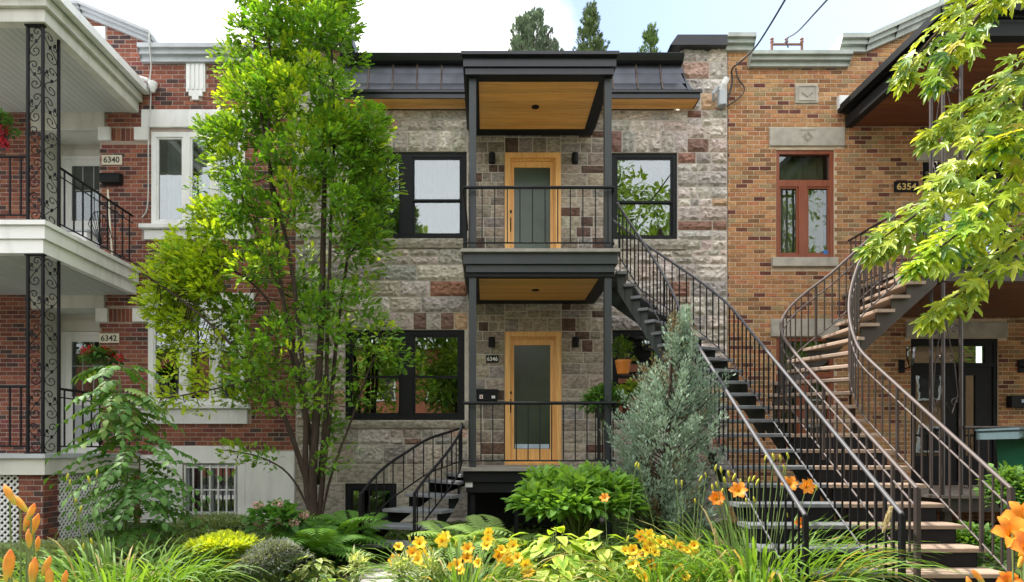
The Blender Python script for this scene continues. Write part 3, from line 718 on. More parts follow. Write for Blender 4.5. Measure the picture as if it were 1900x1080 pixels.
# mansard roof
YL, zl0 = 10.92, Z(168, 10.92)
prof_ = [(10.92, zl0), (10.99, zl0 + .06), (11.07, zl0 + .2), (11.13, zl0 + .4), (11.16, Z(117, 11.16))]
xL, xR = X(634, YL), X(1300, YL); tR = X(1262, 11.16); tL = X(640, 11.16)
n = int(round((X(1280, YL) - xL) / .405)); 
xs_ = [xL + i * .405 for i in range(n + 1)]; xs_[-1] = min(xs_[-1], xR)
rf = part_empty('roof', mh, (0, 11.2, zl0))
for i in range(len(xs_) - 1):
    a, b = xs_[i] + .003, xs_[i + 1] - .003; q = MB()
    ta = a + (tL - xL) * max(0, 1 - (a - xL) / .4); 
    for (y0, z0), (y1, z1) in zip(prof_[:-1], prof_[1:]): q.quad((a, y0, z0), (b, y0, z0), (min(b, tR) if i == len(xs_) - 2 else b, y1, z1), (a, y1, z1))
    q.build('roof_panel', 'panel', rf)
    if i: MB().tube([(xs_[i], y - .012, z + .008) for y, z in prof_], .014, 4).build('roof_seam', 'seam', rf)
q = MB(); e = len(prof_) - 1
for k in range(e):
    (y0, z0), (y1, z1) = prof_[k], prof_[k + 1]; f0, f1 = (0, .35, .62, .85, 1)[k], (0, .35, .62, .85, 1)[k + 1]
    xa, xb = xR + (tR - xR) * f0, xR + (tR - xR) * f1; xs0 = xs_[-1]
    q.quad((min(xs0, xa), y0, z0), (xa, y0, z0), (xb, y1, z1), (min(xs0, xb), y1, z1)); q.quad((xa, y0, z0), (xa, W, z0), (xb, W, z1), (xb, y1, z1))
q.build('hip_panel', 'panel', rf)
MB().prof(xL, xR, [(10.93, Z(183, 10.95)), (10.93, zl0 - .004), (W, zl0 - .004), (W, zl0 - .03), (10.96, zl0 - .03), (10.96, Z(183, 10.95))]).build('fascia', 'roof', rf)
MB().prof(xL, xR + .02, [(10.9, zl0 - .035), (10.9, zl0 + .002), (10.928, zl0 + .002), (10.928, zl0 - .035)]).build('drip_edge', 'roof', rf)
zs_ = Z(183, 10.95)
for i in range(3):
    MB().box(xL + .02, xR - .02, 10.965 + i * .11, 10.965 + i * .11 + .106, zs_ + .012 - .008, zs_ + .02).build('soffit_board', 'wood', rf)
bx('soffit_end', 'roof', rf, xR - .02, xR, 10.962, W, zs_, zl0 - .031)
MB().prof(xL - .05, tR + .03, [(11.10, Z(117, 11.1)), (11.06, Z(112, 11.06)), (11.02, Z(104, 11.02)), (11.0, Z(98, 11)), (11.0, Z(97, 11)), (11.5, Z(97, 11)), (11.5, Z(117, 11.1))]).build('roof_cornice', 'roof', rf)
for a, b in ((X(1243, 11.15), X(1349, 11.15)), (X(549, 11.15), X(655, 11.15))):
    MB().prism([(a, Z(85, 11.15)), (a + .12, Z(66, 11.15)), (b, Z(66, 11.15)), (b, Z(85, 11.15))], 11.12, 11.75).build('pier_cap', 'roof', rf)

# ================================================================== right house (buff brick)
rh = thing('brick_house', 'buff and dark speckled brick house with red framed window, at the right', 'house', (9, 13, -1.2))
x0r = X(1350.5)
rw = (X(1440), X(1548), Z(478), Z(278)); rlw = (X(1440), X(1548), Z(830), Z(626))
rlint = (X(1427), X(1566), Z(272), Z(238)); rlint2 = (X(1430), X(1568), Z(625), Z(592)); rsill = (X(1431), X(1552), Z(496), Z(479))
udr = (X(1712), X(1872), 2.62, Z(300)); ldr = (X(1690), X(1852), -.6, Z(628)); dlint = (X(1680), X(1868), Z(627), Z(598)); dlint2 = (X(1700), X(1885), Z(299), Z(268))
orn = (X(1475), X(1517), Z(193), Z(158))
def top_r(x):
    px = 903 + x * F / W
    return Z(float(np.interp(px, [1340, 1395, 1395.1, 1572, 1572.1, 1612, 1690, 1800, 3000], [84, 84, 114, 114, 86, 86, 42, 0, 0])))
wr = holes_wall('wall', 'mortar_r', rh, (x0r, 14), (-1.4, Z(116)), W, .12, [rw, rlw, udr, ldr])
MB().box(x0r, X(1395), W, W + .3, Z(116) + .002, Z(84)).build('pier_backing', 'mortar_r', rh)
MB().prism([(X(1572), Z(115)), (X(1572), Z(86)), (X(1612), Z(86)), (X(1800), Z(-6)), (14, Z(-6)), (14, Z(115))], W, W + .3).build('gable_backing', 'mortar_r', rh)
buff = [(.44, .225, .10), (.38, .19, .085), (.47, .26, .125), (.32, .165, .08), (.14, .05, .038), (.25, .13, .065), (.40, .165, .085), (.33, .225, .12)]
bricks(wr, (x0r, X(1905)), (-1.3, Z(30)), W, [rw, rlw, rlint, rlint2, rsill, udr, ldr, dlint, dlint2, orn], buff, [6, 5, 3, 4, 3.2, 3, 3, 3], top_r, focus=(X(1420), Z(380)))
for r, m_ in ((rlint, 'cutstone'), (rlint2, 'cutstone'), (rsill, 'cutstone'), (dlint, 'cutstone'), (dlint2, 'cutstone')):
    MB().bbox(r[0], r[1], W - (.07 if r is rsill else .035), W + .05, r[2], r[3], .008).build('sill' if r is rsill else 'lintel', m_, rh)
cx, cz = (rlint[0] + rlint[1]) / 2, (rlint[2] + rlint[3]) / 2
q = MB()
for s_ in (.085, .052):
    pts = [(cx - s_, W - .038, cz), (cx, W - .038, cz + s_), (cx + s_, W - .038, cz), (cx, W - .038, cz - s_), (cx - s_, W - .038, cz)]; q.tube(pts, .008, 4)
q.box(cx - .14, cx + .14, W - .044, W - .036, rlint[3] - .045, rlint[3] - .03); q.build('lintel_diamond', 'cutstone', rh)
ob_ = MB().bbox(orn[0], orn[1], W - .03, W + .04, orn[2], orn[3], .01).build('carved_block', 'cutstone', rh)
ocx, ocz = (orn[0] + orn[1]) / 2, (orn[2] + orn[3]) / 2
MB().rect(orn[0] + .04, orn[1] - .04, orn[2] + .04, orn[3] - .03, .012, W - .042, W - .031).tube([(ocx - .09, W - .036, ocz + .02), (ocx, W - .036, ocz - .05), (ocx + .09, W - .036, ocz + .02)], .011, 4).build('carving', 'cutstone', ob_)
wn = window(rh, rw[0] + .003, rw[1] - .003, rw[2] + .003, rw[3] - .003, W + .02, 'redwood', 'glass2', mull=[(X(1483), X(1499))], transom=(Z(345), Z(333)), ft=.06, st=.03, curt=[(X(1450), X(1540))], curtm='curtain2')
MB().tube([(X(1534), W + .04, Z(467)), (X(1534), W + .036, Z(467))], .045, 8).build('security_sticker', 'bluesticker', wn)
window(rh, rlw[0] + .003, rlw[1] - .003, rlw[2] + .003, rlw[3] - .003, W + .02, 'redwood', 'glass2', mull=[(X(1483), X(1499))], transom=(Z(700), Z(690)), ft=.06, st=.03, curt=[(X(1455), X(1535))], curtm='curtain2')
# glazed black doors
for (a, b, c_, d) in (ldr, udr):
    f = MB().rect(a + .003, b - .003, c_ + .003, d - .003, .06, W + .02, W + .12).box(a + .063, b - .063, W + .02, W + .12, d - .47, d - .41).box((a + b) / 2 + .08, (a + b) / 2 + .16, W + .02, W + .12, c_ + .063, d - .47).build('door', 'iron', rh)
    bx('transom_pane', 'glass2', f, a + .063, b - .2, W + .05, W + .056, d - .41, d - .12); bx('transom_frame', 'iron', f, a + .063, b - .063, W + .03, W + .1, d - .12, d - .063); bx('transom_frame', 'iron', f, b - .2, b - .063, W + .03, W + .1, d - .41, d - .12)
    for xa, xb, ga, gb in ((a + .063, (a + b) / 2 + .08, X(1702), X(1752)), ((a + b) / 2 + .16, b - .063, X(1795), X(1813))):
        if a != ldr[0]: ga, gb = xa + .12, xb - .12
        MB().box(xa, ga, W + .04, W + .1, c_ + .063, d - .47).box(gb, xb, W + .04, W + .1, c_ + .063, d - .47).box(ga, gb, W + .04, W + .1, c_ + .063, c_ + .5).box(ga, gb, W + .04, W + .1, d - .62, d - .47).build('door_leaf', 'iron', f)
        bx('pane', 'glass2', f, ga, gb, W + .06, W + .066, c_ + .5, d - .62)
    bx('room', 'room', f, a + .01, b - .01, W + .5, W + .52, c_ + .01, d - .01)
coping('cornice', 'greentrim', rh, [(X(1395.5, 11.12), Z(94, 11.12)), (X(1582, 11.12), Z(94, 11.12))], 11.1, W, .2)
coping('pier_coping', 'greentrim', rh, [(X(1350.5, 11.12), Z(61, 11.12)), (X(1403, 11.12), Z(61, 11.12))], 11.1, W, .22)
coping('gable_coping', 'greentrim', rh, [(X(1563, 11.12), Z(62, 11.12)), (X(1613, 11.12), Z(62, 11.12)), (X(1668, 11.12), Z(38, 11.12)), (X(1800, 11.12), Z(-22, 11.12))], 11.1, W, .24)
MB().bbox(X(1552), X(1575), W - .1, W + .05, Z(205), Z(182), .01).build('eave_stone', 'white', rh)
# roof slabs behind the parapets
for p_, a, b, z in ((lh, -13, X(548), Z(110)), (mh, X(549), X(1349), Z(112)), (rh, X(1351), 14, Z(125))):
    bx('flat_roof', 'roof', p_, a + .01, b - .01, W + .41, 24, z - .3, z)
    bx('back_wall', 'mortar_l', p_, a + .01, b - .01, 23.7, 24, -1.4, z - .302)
# ================================================================== rails and stairs
_bm = {}
def rod(m, r, square=False):
    key = (m, r, square)
    if key not in _bm:
        q = MB()
        if square: q.box(-r, r, -r, r, 0, 1)
        else: q.tube([(0, 0, 0), (0, 0, 1)], r, 6)
        me = bpy.data.meshes.new('baluster'); me.from_pydata(q.v, [], q.f); me.materials.append(M[m]); _bm[key] = me
    return _bm[key]
def baluster(parent, x, y, z0, z1, m='iron', r=.0075, square=True, name='baluster'):
    ob = bpy.data.objects.new(name, rod(m, r, square)); col.objects.link(ob); place(ob, Vector((x, y, z0)), parent); ob.scale = (1, 1, z1 - z0); return ob
def smooth(pts, it=2):
    for _ in range(it):
        o = [pts[0]]
        for a, b in zip(pts[:-1], pts[1:]):
            a, b = Vector(a), Vector(b); o += [a * .75 + b * .25, a * .25 + b * .75]
        pts = o + [Vector(pts[-1])]
    return [tuple(p) for p in pts]
def flat_rail(parent, a, b, z0, z1, m='black', n=12, rt=.024, br=.0075, bottom=.1, low=.012, name='railing', skip=(), square=True):
    """straight level railing between plan points a and b"""
    q = MB(); (xa, ya), (xb, yb) = a, b
    q.tube([(xa, ya, z1), (xb, yb, z1)], rt, 8); q.tube([(xa, ya, z0 + bottom), (xb, yb, z0 + bottom)], low, 4)
    r = q.build(name, m, parent)
    for i in range(n):
        t = (i + .5) / n
        baluster(r, xa + (xb - xa) * t, ya + (yb - ya) * t, z0 + bottom, z1, m, br, square)
    return r
def stair(name, label, group, st, tm, rm, sm, rails, hr=.9, rr=.019, second=None, per=2, tthick=.042, br=.0075, posts=(), inset=.05, top_nose=.03, sdep=(99, .25), gap_panels=0, ext=0, insets=None):
    x0, y0 = (st[0][0] + st[0][2]) / 2, (st[0][1] + st[0][3]) / 2
    t = thing(name, label, 'staircase', (x0, y0, st[0][4] - .2), group)
    n = len(st)
    P = lambda i, s: Vector((st[i][2 * s], st[i][2 * s + 1], 0))
    for i in range(n - 1):
        z = st[i][4]; a, b, c, d = P(i, 0), P(i, 1), P(i + 1, 1), P(i + 1, 0)
        fo = ((a - d) + (b - c)); fo = fo.normalized() * top_nose
        q = MB(); a2, b2 = a + fo, b + fo; w_ = (b - a).normalized() * .03
        a2 -= w_; b2 += w_; c2 = c + w_ - fo * .4; d2 = d - w_ - fo * .4
        zt, zb = z, z - tthick
        v = [(p.x, p.y, zz) for zz in (zb, zt) for p in (a2, b2, c2, d2)]
        ch = .008; q.v = v[:4] + [(p.x, p.y, zt - ch) for p in (a2, b2)] + v[4:]; q.c = [None] * 10
        k = fo.normalized() * -ch
        q.v[6] = (a2.x + k.x, a2.y + k.y, zt); q.v[7] = (b2.x + k.x, b2.y + k.y, zt)
        q.f = [(3, 2, 1, 0), (0, 1, 5, 4), (4, 5, 7, 6), (6, 7, 8, 9), (1, 2, 8, 7, 5), (3, 0, 4, 6, 9), (2, 3, 9, 8)]
        q.build('tread', tm, t)
    for s in (0, 1):                     # saw-tooth stringers
        q = MB()
        for i in range(n - 1):
            a, b = P(i, s), P(i + 1, s); z = st[i][4] - tthick; zn = st[i + 1][4] - tthick
            side = (P(i, 1 - s) - P(i, s)).normalized() * .012
            sd = sdep[1] if i >= sdep[0] else .25; lo_a, lo_b = z - sd, zn - sd
            for o in (side * 3, side * 4.2):
                q.quad((a.x + o.x, a.y + o.y, lo_a), (b.x + o.x, b.y + o.y, lo_b), (b.x + o.x, b.y + o.y, z), (a.x + o.x, a.y + o.y, z))
            o1, o2 = side * 3, side * 4.2
            q.quad((a.x + o1.x, a.y + o1.y, lo_a), (a.x + o2.x, a.y + o2.y, lo_a), (b.x + o2.x, b.y + o2.y, lo_b), (b.x + o1.x, b.y + o1.y, lo_b))
        q.build('stringer', sm, t)
    for i in range(gap_panels):  # black panels added between the open treads for the dark under the stairs
        a, b = P(i + 1, 0), P(i + 1, 1); w_ = (b - a).normalized() * .05; a = a + w_; b = b - w_; z1 = st[i + 1][4] - tthick - .002; z0 = st[i][4] + .001
        q = MB().box(a.x, b.x, a.y - .012, a.y + .004, z0, z1); q.build('gap_shade_panel', 'iron', t)
    for s, i0, i1, h in rails:
        hi = []; ii = list(range(i0, i1 + 1))
        for i in ii:
            p = P(i, s) + (P(i, 1 - s) - P(i, s)) * ((insets[s] if insets else inset) / (P(i, 1 - s) - P(i, s)).length)
            hi.append(Vector((p.x, p.y, st[i][4] + h)))
        if ext: hi = [hi[0] + (hi[0] - hi[1]) * ext] + (hi if ext > 0 else hi[1:]); ii = ([ii[0]] if ext > 0 else []) + ii
        sp = smooth(hi, 2)
        q = MB().tube(sp, rr, 8)
        lowo = h - .1
        q.tube([(x, y, z - lowo) for x, y, z in sp], .012, 4)
        if second: q.tube([(x, y, z - second) for x, y, z in sp], .013, 4)
        r = q.build('railing', rm[0], t, smooth=True)
        cnt = 0
        for i in range(len(hi) - 1):
            for k in range(per):
                f = (k + .5) / per; p = hi[i].lerp(hi[i + 1], f); cnt += 1
                big = (cnt % 9 == 4) and posts
                baluster(r, p.x, p.y, p.z - lowo - (.08 if big else 0), p.z, rm[1], .014 if big else br, True, 'post' if big else 'baluster')
        for p in (hi[0],):
            pz = gz(p.y) - .02
            if p.z - pz < 1.4: baluster(r, p.x, p.y, pz, p.z, rm[1], .02, True, 'newel_post')
    return t
h = .187
st = []
for k in range(-1, 11): st.append((2.62, 6.04 + .285 * k, 3.62, 6.04 + .285 * k, -1.11 + h * k))
for k in range(11, 22):
    a = R(90 * (k - 10.6) / 10.4); st.append((1.93 + .69 * math.cos(a), 9.07 + .78 * math.sin(a), 1.93 + 1.69 * math.cos(a), 9.07 + 1.62 * math.sin(a), -1.11 + h * k))
stair('staircase', 'dark grey curved outdoor staircase rising from the garden to the stone house upper balcony', 'curved outdoor staircases', st, 'tread_g', ('greyrail', 'iron'), 'stairgreen', [(0, 0, 22, .85), (1, 0, 22, .86)], sdep=(10, .42), gap_panels=5, ext=.55, insets=(.05, .14))
h2 = .1865; st2 = []
for k in range(-1, 9): y = 6.04 + .285 * k; st2.append((4.68, min(y, 8.3), 3.67, min(y, 8.3), -1.11 + h2 * k))
for k in range(9, 15):
    a = R(90 * (k - 8) / 7); st2.append((5.0 - .32 * math.cos(a), 8.3 + .58 * math.sin(a), 5.0 - 1.32 * math.cos(a), 8.3 + 1.6 * math.sin(a), -1.11 + h2 * k))
for i, k in enumerate(range(15, 21)): st2.append((5.0 + .205 * i, 8.9, 5.0 + .205 * i, 9.9, -1.11 + h2 * k))
stair('staircase', 'brown curved outdoor staircase sweeping up to the brick house balcony at right', 'curved outdoor staircases', st2, 'tread_b', ('brownrail', 'brownmetal'), 'brownmetal', [(0, 0, 21, .86), (1, 0, 21, .86)], second=.17, posts=(1,), sdep=(9, .36), gap_panels=8, ext=-.5, insets=(.05, .13))
st3 = [(-.85, 8.15, -1.58, 8.2), (-.74, 8.45, -1.5, 8.6), (-.6, 8.72, -1.36, 9.0), (-.47, 8.97, -1.12, 9.4), (-.37, 9.15, -.87, 9.75), (-.35, 9.3, -.6, 10.0), (-.345, 9.42, -.345, 10.2)]
zs3 = [-1.15, -.97, -.79, -.61, -.43, -.34, -.25]
st3 = [(*a, z) for a, z in zip(st3, zs3)]
stair('staircase', 'small black curved staircase of five steps up to the lower porch', 'curved outdoor staircases', st3, 'tread_g', ('iron', 'iron'), 'black', [(0, 0, 6, .62), (1, 0, 6, .6)], per=2, inset=.03)

# ================================================================== middle porch
PX0, PX1, PY = -.33, 1.85, 9.4
po = thing('porch', 'black two storey metal porch with honey wood ceilings, centre of the stone house', 'porch', (.76, 9.5, -1.35))
cy = Z(137, PY)
c = MB()
c.box(PX0 - .01, PX1 - .02, 9.36, W - .05, Z(105, 9.36), Z(99, 9.36))
c.box(PX0, PX1 - .03, 9.38, W - .05, Z(123, 9.38), Z(105, 9.36) - .003)
c.box(PX0 + .03, PX1 - .06, 9.41, W - .05, cy + .052, Z(123, 9.38) - .003).box(PX0 + .03, PX1 - .06, 9.41, 9.438, cy, cy + .05)
c.build('canopy', 'roof', po)
MB().prof(PX0 - .03, PX1 + .0, [(9.31, Z(104, 9.36)), (9.31, Z(98, 9.36)), (9.33, Z(97, 9.36)), (9.358, Z(99, 9.36)), (9.358, Z(104, 9.36))]).build('canopy_gutter', 'roof', po)
def ceiling(z, x0, x1, y0, y1, frame_h, xa, xb, ya, yb):
    f = MB().box(xa, x0, ya, yb, z - .004, z + frame_h).box(x1, xb, ya, yb, z - .004, z + frame_h).box(x0, x1, ya, y0, z - .004, z + frame_h).box(x0, x1, y1, yb, z - .004, z + frame_h)
    c = f.build('ceiling', 'black', po)
    n = 13; s = (y1 - y0) / n
    for i in range(n): MB().box(x0 + .002, x1 - .002, y0 + i * s + .003, y0 + (i + 1) * s - .003, z + .012, z + .024).build('ceiling_board', 'wood', c)
    bx('ceiling_void', 'iron', c, x0, x1, y0, y1, z + .03, z + .034)
    MB().lathe((x0 + x1) / 2 - .0, (y0 + y1) / 2, [(.06, z + .001), (.06, z + .011), (.035, z + .013)], 14).build('recessed_light', 'iron', c)
ceiling(Z(150, 9.58), -.115, 1.62, 9.6, 11.05, .05, PX0 + .04, PX1 - .08, 9.44, W - .06)
ceiling(2.462, -.115, 1.62, 9.6, 11.05, .05, PX0 + .04, PX1 - .04, 9.47, W - .06)
zc = cy
for x in (-.2, 1.727):
    MB().box(x - .05, x + .05, 9.5, 9.6, 2.825, Z(150, 9.58) - .006).build('post', 'charcoal', po)
    MB().box(x - .05, x + .05, 9.5, 9.6, -.245, 2.457).build('post', 'charcoal', po)
    MB().box(x - .035, x + .035, 9.52, 9.59, -1.5, -.56).build('post', 'black', po)
# upper and lower decks
for z, m_ in ((2.82, 'charcoal'), (-.25, 'black')):
    n = 15; s = (W - .06 - 9.34) / n
    for i in range(n): MB().box(PX0 - .03, PX1 + .02, 9.34 + i * s + .003, 9.34 + (i + 1) * s - .003, z - .045, z).build('deck_board', 'deck', po)
    d = MB().box(PX0, PX1 - .005, 9.4, W - .06, z - .2, z - .049).box(PX0 + .04, PX1 - .04, 9.44, W - .06, z - .35 + .052 * 0, z - .203)
    if z > 0: d.v = [(x, y, zz if zz > z - .34 else 2.513) for x, y, zz in d.v]
    d.build('deck_fascia', m_, po)
q = MB()
for i in range(4): q.box(-.28 + i * .68, -.22 + i * .68, 9.7, 9.76, -1.5, -.61)
q.box(-.3, 1.8, 10.6, 10.62, -1.45, -.61); q.build('under_deck_posts_and_dark', 'black', po)  # posts, plus a black back sheet standing in for the dark under the deck
bx('outlet_cover', 'white', po, -.3, -.2, 9.425, 9.438, Z(904, 9.44), Z(893, 9.44))
flat_rail(po, (PX0, 9.42), (PX1 - .05, 9.42), 2.82, Z(348, 9.42), n=12)
flat_rail(po, (PX0, 9.46), (PX0, W - .08), 2.82, Z(348, 9.42), n=8)
flat_rail(po, (PX1 - .05, 9.46), (PX1 - .05, 9.8), 2.82, Z(348, 9.42), n=3)
flat_rail(po, (PX0, 9.42), (PX1 - .02, 9.42), -.25, Z(748, 9.42), n=13)
flat_rail(po, (PX1 - .04, 9.46), (PX1 - .04, W - .08), -.25, Z(748, 9.42), n=8)

# ================================================================== left porch
lp = thing('porch', 'white two storey porch with scrolled black iron columns, at the left edge', 'porch', (-7.5, 8.9, -1.3))
LX = -5.88; LY = 8.86
zs1 = Z(42, 8.9)
q = MB().box(-13, LX + .02, LY, W - .04, zs1, zs1 + .16).box(-13, LX + .08, LY - .06, W - .04, zs1 + .163, zs1 + .29)
q.build('porch_roof', 'cream', lp)
MB().prof(-13, LX + .2, [(LY - .19, zs1 + .3), (LY - .19, zs1 + .42), (LY - .02, zs1 + .42), (LY - .02, zs1 + .3)]).box(LX + .1, LX + .2, LY - .01, W - .03, zs1 + .3, zs1 + .42).build('gutter', 'white', lp)
bx('roof_top', 'greytrim', lp, -13, LX + .09, LY - .015, W - .04, zs1 + .295, zs1 + .40)
def soffit(z, x1, y0):
    for i in range(32):
        MB().box(x1 - .14 - (i + 1) * .105 + .003, x1 - .14 - i * .105, y0 + .15, W - .05, z - .006 + .012, z + .0).build('soffit_board', 'soffit', lp)
bx('soffit_trim', 'cream', lp, LX - .13, LX + .02, LY + .0, W - .045, zs1 - .012, zs1 - .002); bx('soffit_trim', 'cream', lp, -13, LX - .131, LY, LY + .14, zs1 - .012, zs1 - .002)
for i in range(32): MB().box(LX - .135 - (i + 1) * .105, LX - .135 - i * .105 - .006, LY + .145, W - .05, zs1 - .008, zs1 - .003).build('soffit_board', 'soffit', lp)
for zt in (3.04,):
    q = MB().box(-13, LX + .05, LY - .04, W - .04, zt - .06, zt).box(-13, LX + .02, LY, W - .04, zt - .235, zt - .063).box(-13, LX - .02, LY + .03, W - .04, zt - .42, zt - .238)
    q.build('upper_floor', 'white', lp)
    for i in range(32): MB().box(LX - .135 - (i + 1) * .105, LX - .135 - i * .105 - .006, LY + .16, W - .05, zt - .431, zt - .423).build('soffit_board', 'soffit', lp)
MB().box(-13, LX + .05, LY - .04, W - .04, -.11, -.05).build('lower_floor', 'greytrim', lp)
MB().box(-13, LX + .02, LY, W - .04, -.33, -.113).build('lower_fascia', 'cream', lp)
# brick pier and lattices below
pier = MB().box(-6.24, -5.92, 8.92, 9.24, -1.5, -.335); pr = pier.build('pier', 'mortar_l', lp)
q = MB()
for r in range(16):
    za = -1.5 + r * BH; zb = za + BH - JT
    if zb > -.336: zb = -.337
    for k in range(3):
        a = -6.24 + k * BL - (r % 2) * BL / 2; p_, q_ = max(-6.245, a), min(-5.915, a + BL - JT)
        if q_ - p_ > .03: q.bbox(p_, q_, 8.912, 8.93, za, zb, .003, jit(random.choice(redpal[:4])))
        a = 8.915 + k * BL - (r % 2) * BL / 2; p_, q_ = max(8.915, a), min(9.245, a + BL - JT)
        if q_ - p_ > .03: q.box(-5.93, -5.911, p_, q_, za, zb, jit(random.choice(redpal[:4])))
q.build('pier_bricks', 'brick', lp, kind='stuff')
def lattice(a, b, z0, z1):
    (xa, ya), (xb, yb) = a, b; L = math.hypot(xb - xa, yb - ya); H = z1 - z0; q = MB(); s = .085; wd = .034
    ux, uy = (xb - xa) / L, (yb - ya) / L; nx, ny = -uy, ux
    for sgn, off in ((1, 0), (-1, .01)):
        k = -H
        while k < L:
            pts = []
            # clip the diagonal u - k = t , v = t
            for du in (0, wd):
                if sgn == 1: u0, v0, u1, v1 = k + du, 0, k + du + H, H
                else: u0, v0, u1, v1 = k + du, H, k + du + H, 0
                def cl(u, v):
                    if u < 0: t = -u / 1.0; return 0, v + (t if sgn == 1 else -t)
                    if u > L: t = u - L; return L, v - (t if sgn == 1 else -t)
                    return u, v
                pts.append((cl(u0, v0), cl(u1, v1)))
            (A, B), (C_, D) = pts
            ok = all(-1e-6 <= p[1] <= H + 1e-6 for p in (A, B, C_, D))
            if ok:
                f = lambda p: (xa + ux * p[0] + nx * off, ya + uy * p[0] + ny * off, z0 + p[1])
                g = lambda p: (xa + ux * p[0] + nx * (off + .008), ya + uy * p[0] + ny * (off + .008), z0 + p[1])
                q.quad(f(A), f(C_), f(D), f(B)); q.quad(g(A), g(B), g(D), g(C_)); q.quad(f(C_), g(C_), g(D), f(D)); q.quad(f(A), f(B), g(B), g(A))
            k += s
    return q.build('lattice_panel', 'white', lp)
lattice((-9.4, 8.95), (-6.26, 8.95), -1.45, -.34); lattice((-5.93, 9.26), (-5.93, W - .05), -1.4, -.34)
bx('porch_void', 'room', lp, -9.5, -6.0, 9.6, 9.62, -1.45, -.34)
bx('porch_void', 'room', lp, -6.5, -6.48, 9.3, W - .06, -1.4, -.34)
# scrolled columns
def spiral(cx, cz, r, a0, turns, sgn=1, n=16):
    return [(cx + r * (1 - .8 * i / n) * math.cos(a0 + sgn * turns * 2 * math.pi * i / n), cz + r * (1 - .8 * i / n) * math.sin(a0 + sgn * turns * 2 * math.pi * i / n)) for i in range(n + 1)]
def column(parent, cx, cy, ax, ay, z0, z1, m='iron', name='column', r=.016, mods=6, scr=True):
    """corner post with a scroll panel along -x (width ax) and one along +y (width ay)"""
    q = MB()
    for x, y in ((cx, cy), (cx - ax, cy), (cx, cy + ay)): q.box(x - r, x + r, y - r, y + r, z0, z1)
    q.box(cx - ax - .03, cx + .03, cy - .03, cy + .03, z0 + .001, z0 + .02); q.box(cx - ax - .03, cx + .03, cy - .03, cy + .03, z1 - .02, z1 - .001)
    c = q.build(name, m, parent)
    q = MB(); H = (z1 - z0) / mods
    for dx, dy, wd in ((-1, 0, ax), (0, 1, ay)):
        f = lambda u, z: (cx + dx * u * wd / .2, cy + dy * u * wd / .2, z)
        for k in range(mods):
            b = z0 + k * H; fl = k % 2
            g = (lambda u: .2 - u) if fl else (lambda u: u)
            # long S curve between the posts
            S = [(0, .06), (.05, .16), (.13, .24), (.19, .34)]
            q.tube([f(g(u), b + v * H / .45) for u, v in smooth([(a_, b_, 0) for a_, b_ in S], 2) and [(p[0], p[1]) for p in smooth([(a_, b_, 0) for a_, b_ in S], 2)]], .006, 4)
            q.tube([f(g(u), z) for u, z in spiral(.10, b + .10 * H / .45, .075, R(180), 1.15, 1)], .007, 4)
            q.tube([f(g(u), z) for u, z in spiral(.12, b + .36 * H / .45, .06, R(0), 1.1, 1)], .007, 4)
            q.tube([f(g(u), z) for u, z in spiral(.055, b + .27 * H / .45, .04, R(-60), 1.0, -1)], .006, 4)
            for u, v in ((.11, .23), (.05, .31)):     # small leaves on the stem
                x, y, z = f(g(u), b + v * H / .45); q.box(x - .016, x + .016, y - .006, y + .006, z - .022, z + .022)
    q.build('scrollwork', m, c)
    return c
column(lp, -5.93, 8.93, .2, .33, 3.041, zs1 - .014, mods=6)
column(lp, -5.93, 8.93, .2, .33, -.049, 3.04 - .425, mods=6)
for z, top in ((3.04, 3.04 + .88), (-.05, .85)):
    flat_rail(lp, (-9.4, 8.93), (-6.15, 8.93), z, top, 'iron', n=22, rt=.018, br=.009)
    r = flat_rail(lp, (-5.93, 9.28), (-5.93, W - .1), z, top, 'iron', n=9, rt=.018, br=.009)
    MB().tube([(-5.93, 9.28, top - .12), (-5.93, W - .1, top - .12)], .01, 4).build('mid_rail', 'iron', r)
    # fan shaped centre piece
    q = MB(); cyy = 10.3
    for i in range(11):
        a = R(25 + 13 * i); q.tube([(-5.955, cyy, z + .12), (-5.955, cyy + .34 * math.cos(a), z + .12 + .5 * math.sin(a))], .006, 4)
    q.tube([(-5.955, cyy + .34 * math.cos(R(25 + 13 * i)), z + .12 + .5 * math.sin(R(25 + 13 * i))) for i in range(11)], .008, 4)
    q.build('fan_ornament', 'iron', r)
# end rail across the upper porch
# ================================================================== right porch
rp = thing('porch', 'dark brown two storey porch with red brown ceilings, behind the maple branch', 'porch', (7.5, 8.9, -1.45))
RX, RY = 6.04, 8.86
zr = 5.45
bx('soffit_edge', 'black', rp, RX - .0, RX + .12, RY - .1, W - .04, zr - .02, zr + .16)
MB().box(RX - .0, 14, RY - .1, RY + .03, zr + .165, zr + .2).box(RX - .04, 14, RY - .14, W - .04, zr + .203, zr + .33).build('canopy', 'roof', rp)
MB().box(RX - .1, 14, RY - .22, RY - .145, zr + .24, zr + .34).box(RX - .12, RX - .045, RY - .14, W - .03, zr + .23, zr + .34).build('gutter', 'black', rp)
bx('front_beam', 'black', rp, RX + .125, 14, RY - .1, RY + .05, zr - .02, zr + .16)
def boards(z, x0, x1, y0, y1, n):
    s = (y1 - y0) / n
    for i in range(n): MB().box(x0, x1, y0 + i * s + .003, y0 + (i + 1) * s - .003, z, z + .012).build('ceiling_board', 'darkwood', rp)
    bx('ceiling_void', 'iron', rp, x0, x1, y0, y1, z + .014, z + .02)
boards(zr, RX + .125, 9.6, RY + .06, W - .05, 20)
MB().box(RX, 14, RY, W - .04, 2.43, 2.573).box(RX + .05, 14, RY + .05, W - .04, 2.25, 2.427).build('upper_fascia', 'brownmetal', rp)
for i in range(16): MB().box(RX - .04, 14, RY - .05 + i * .155, RY - .05 + i * .155 + .149, 2.576, 2.62).build('deck_board', 'greywood', rp)
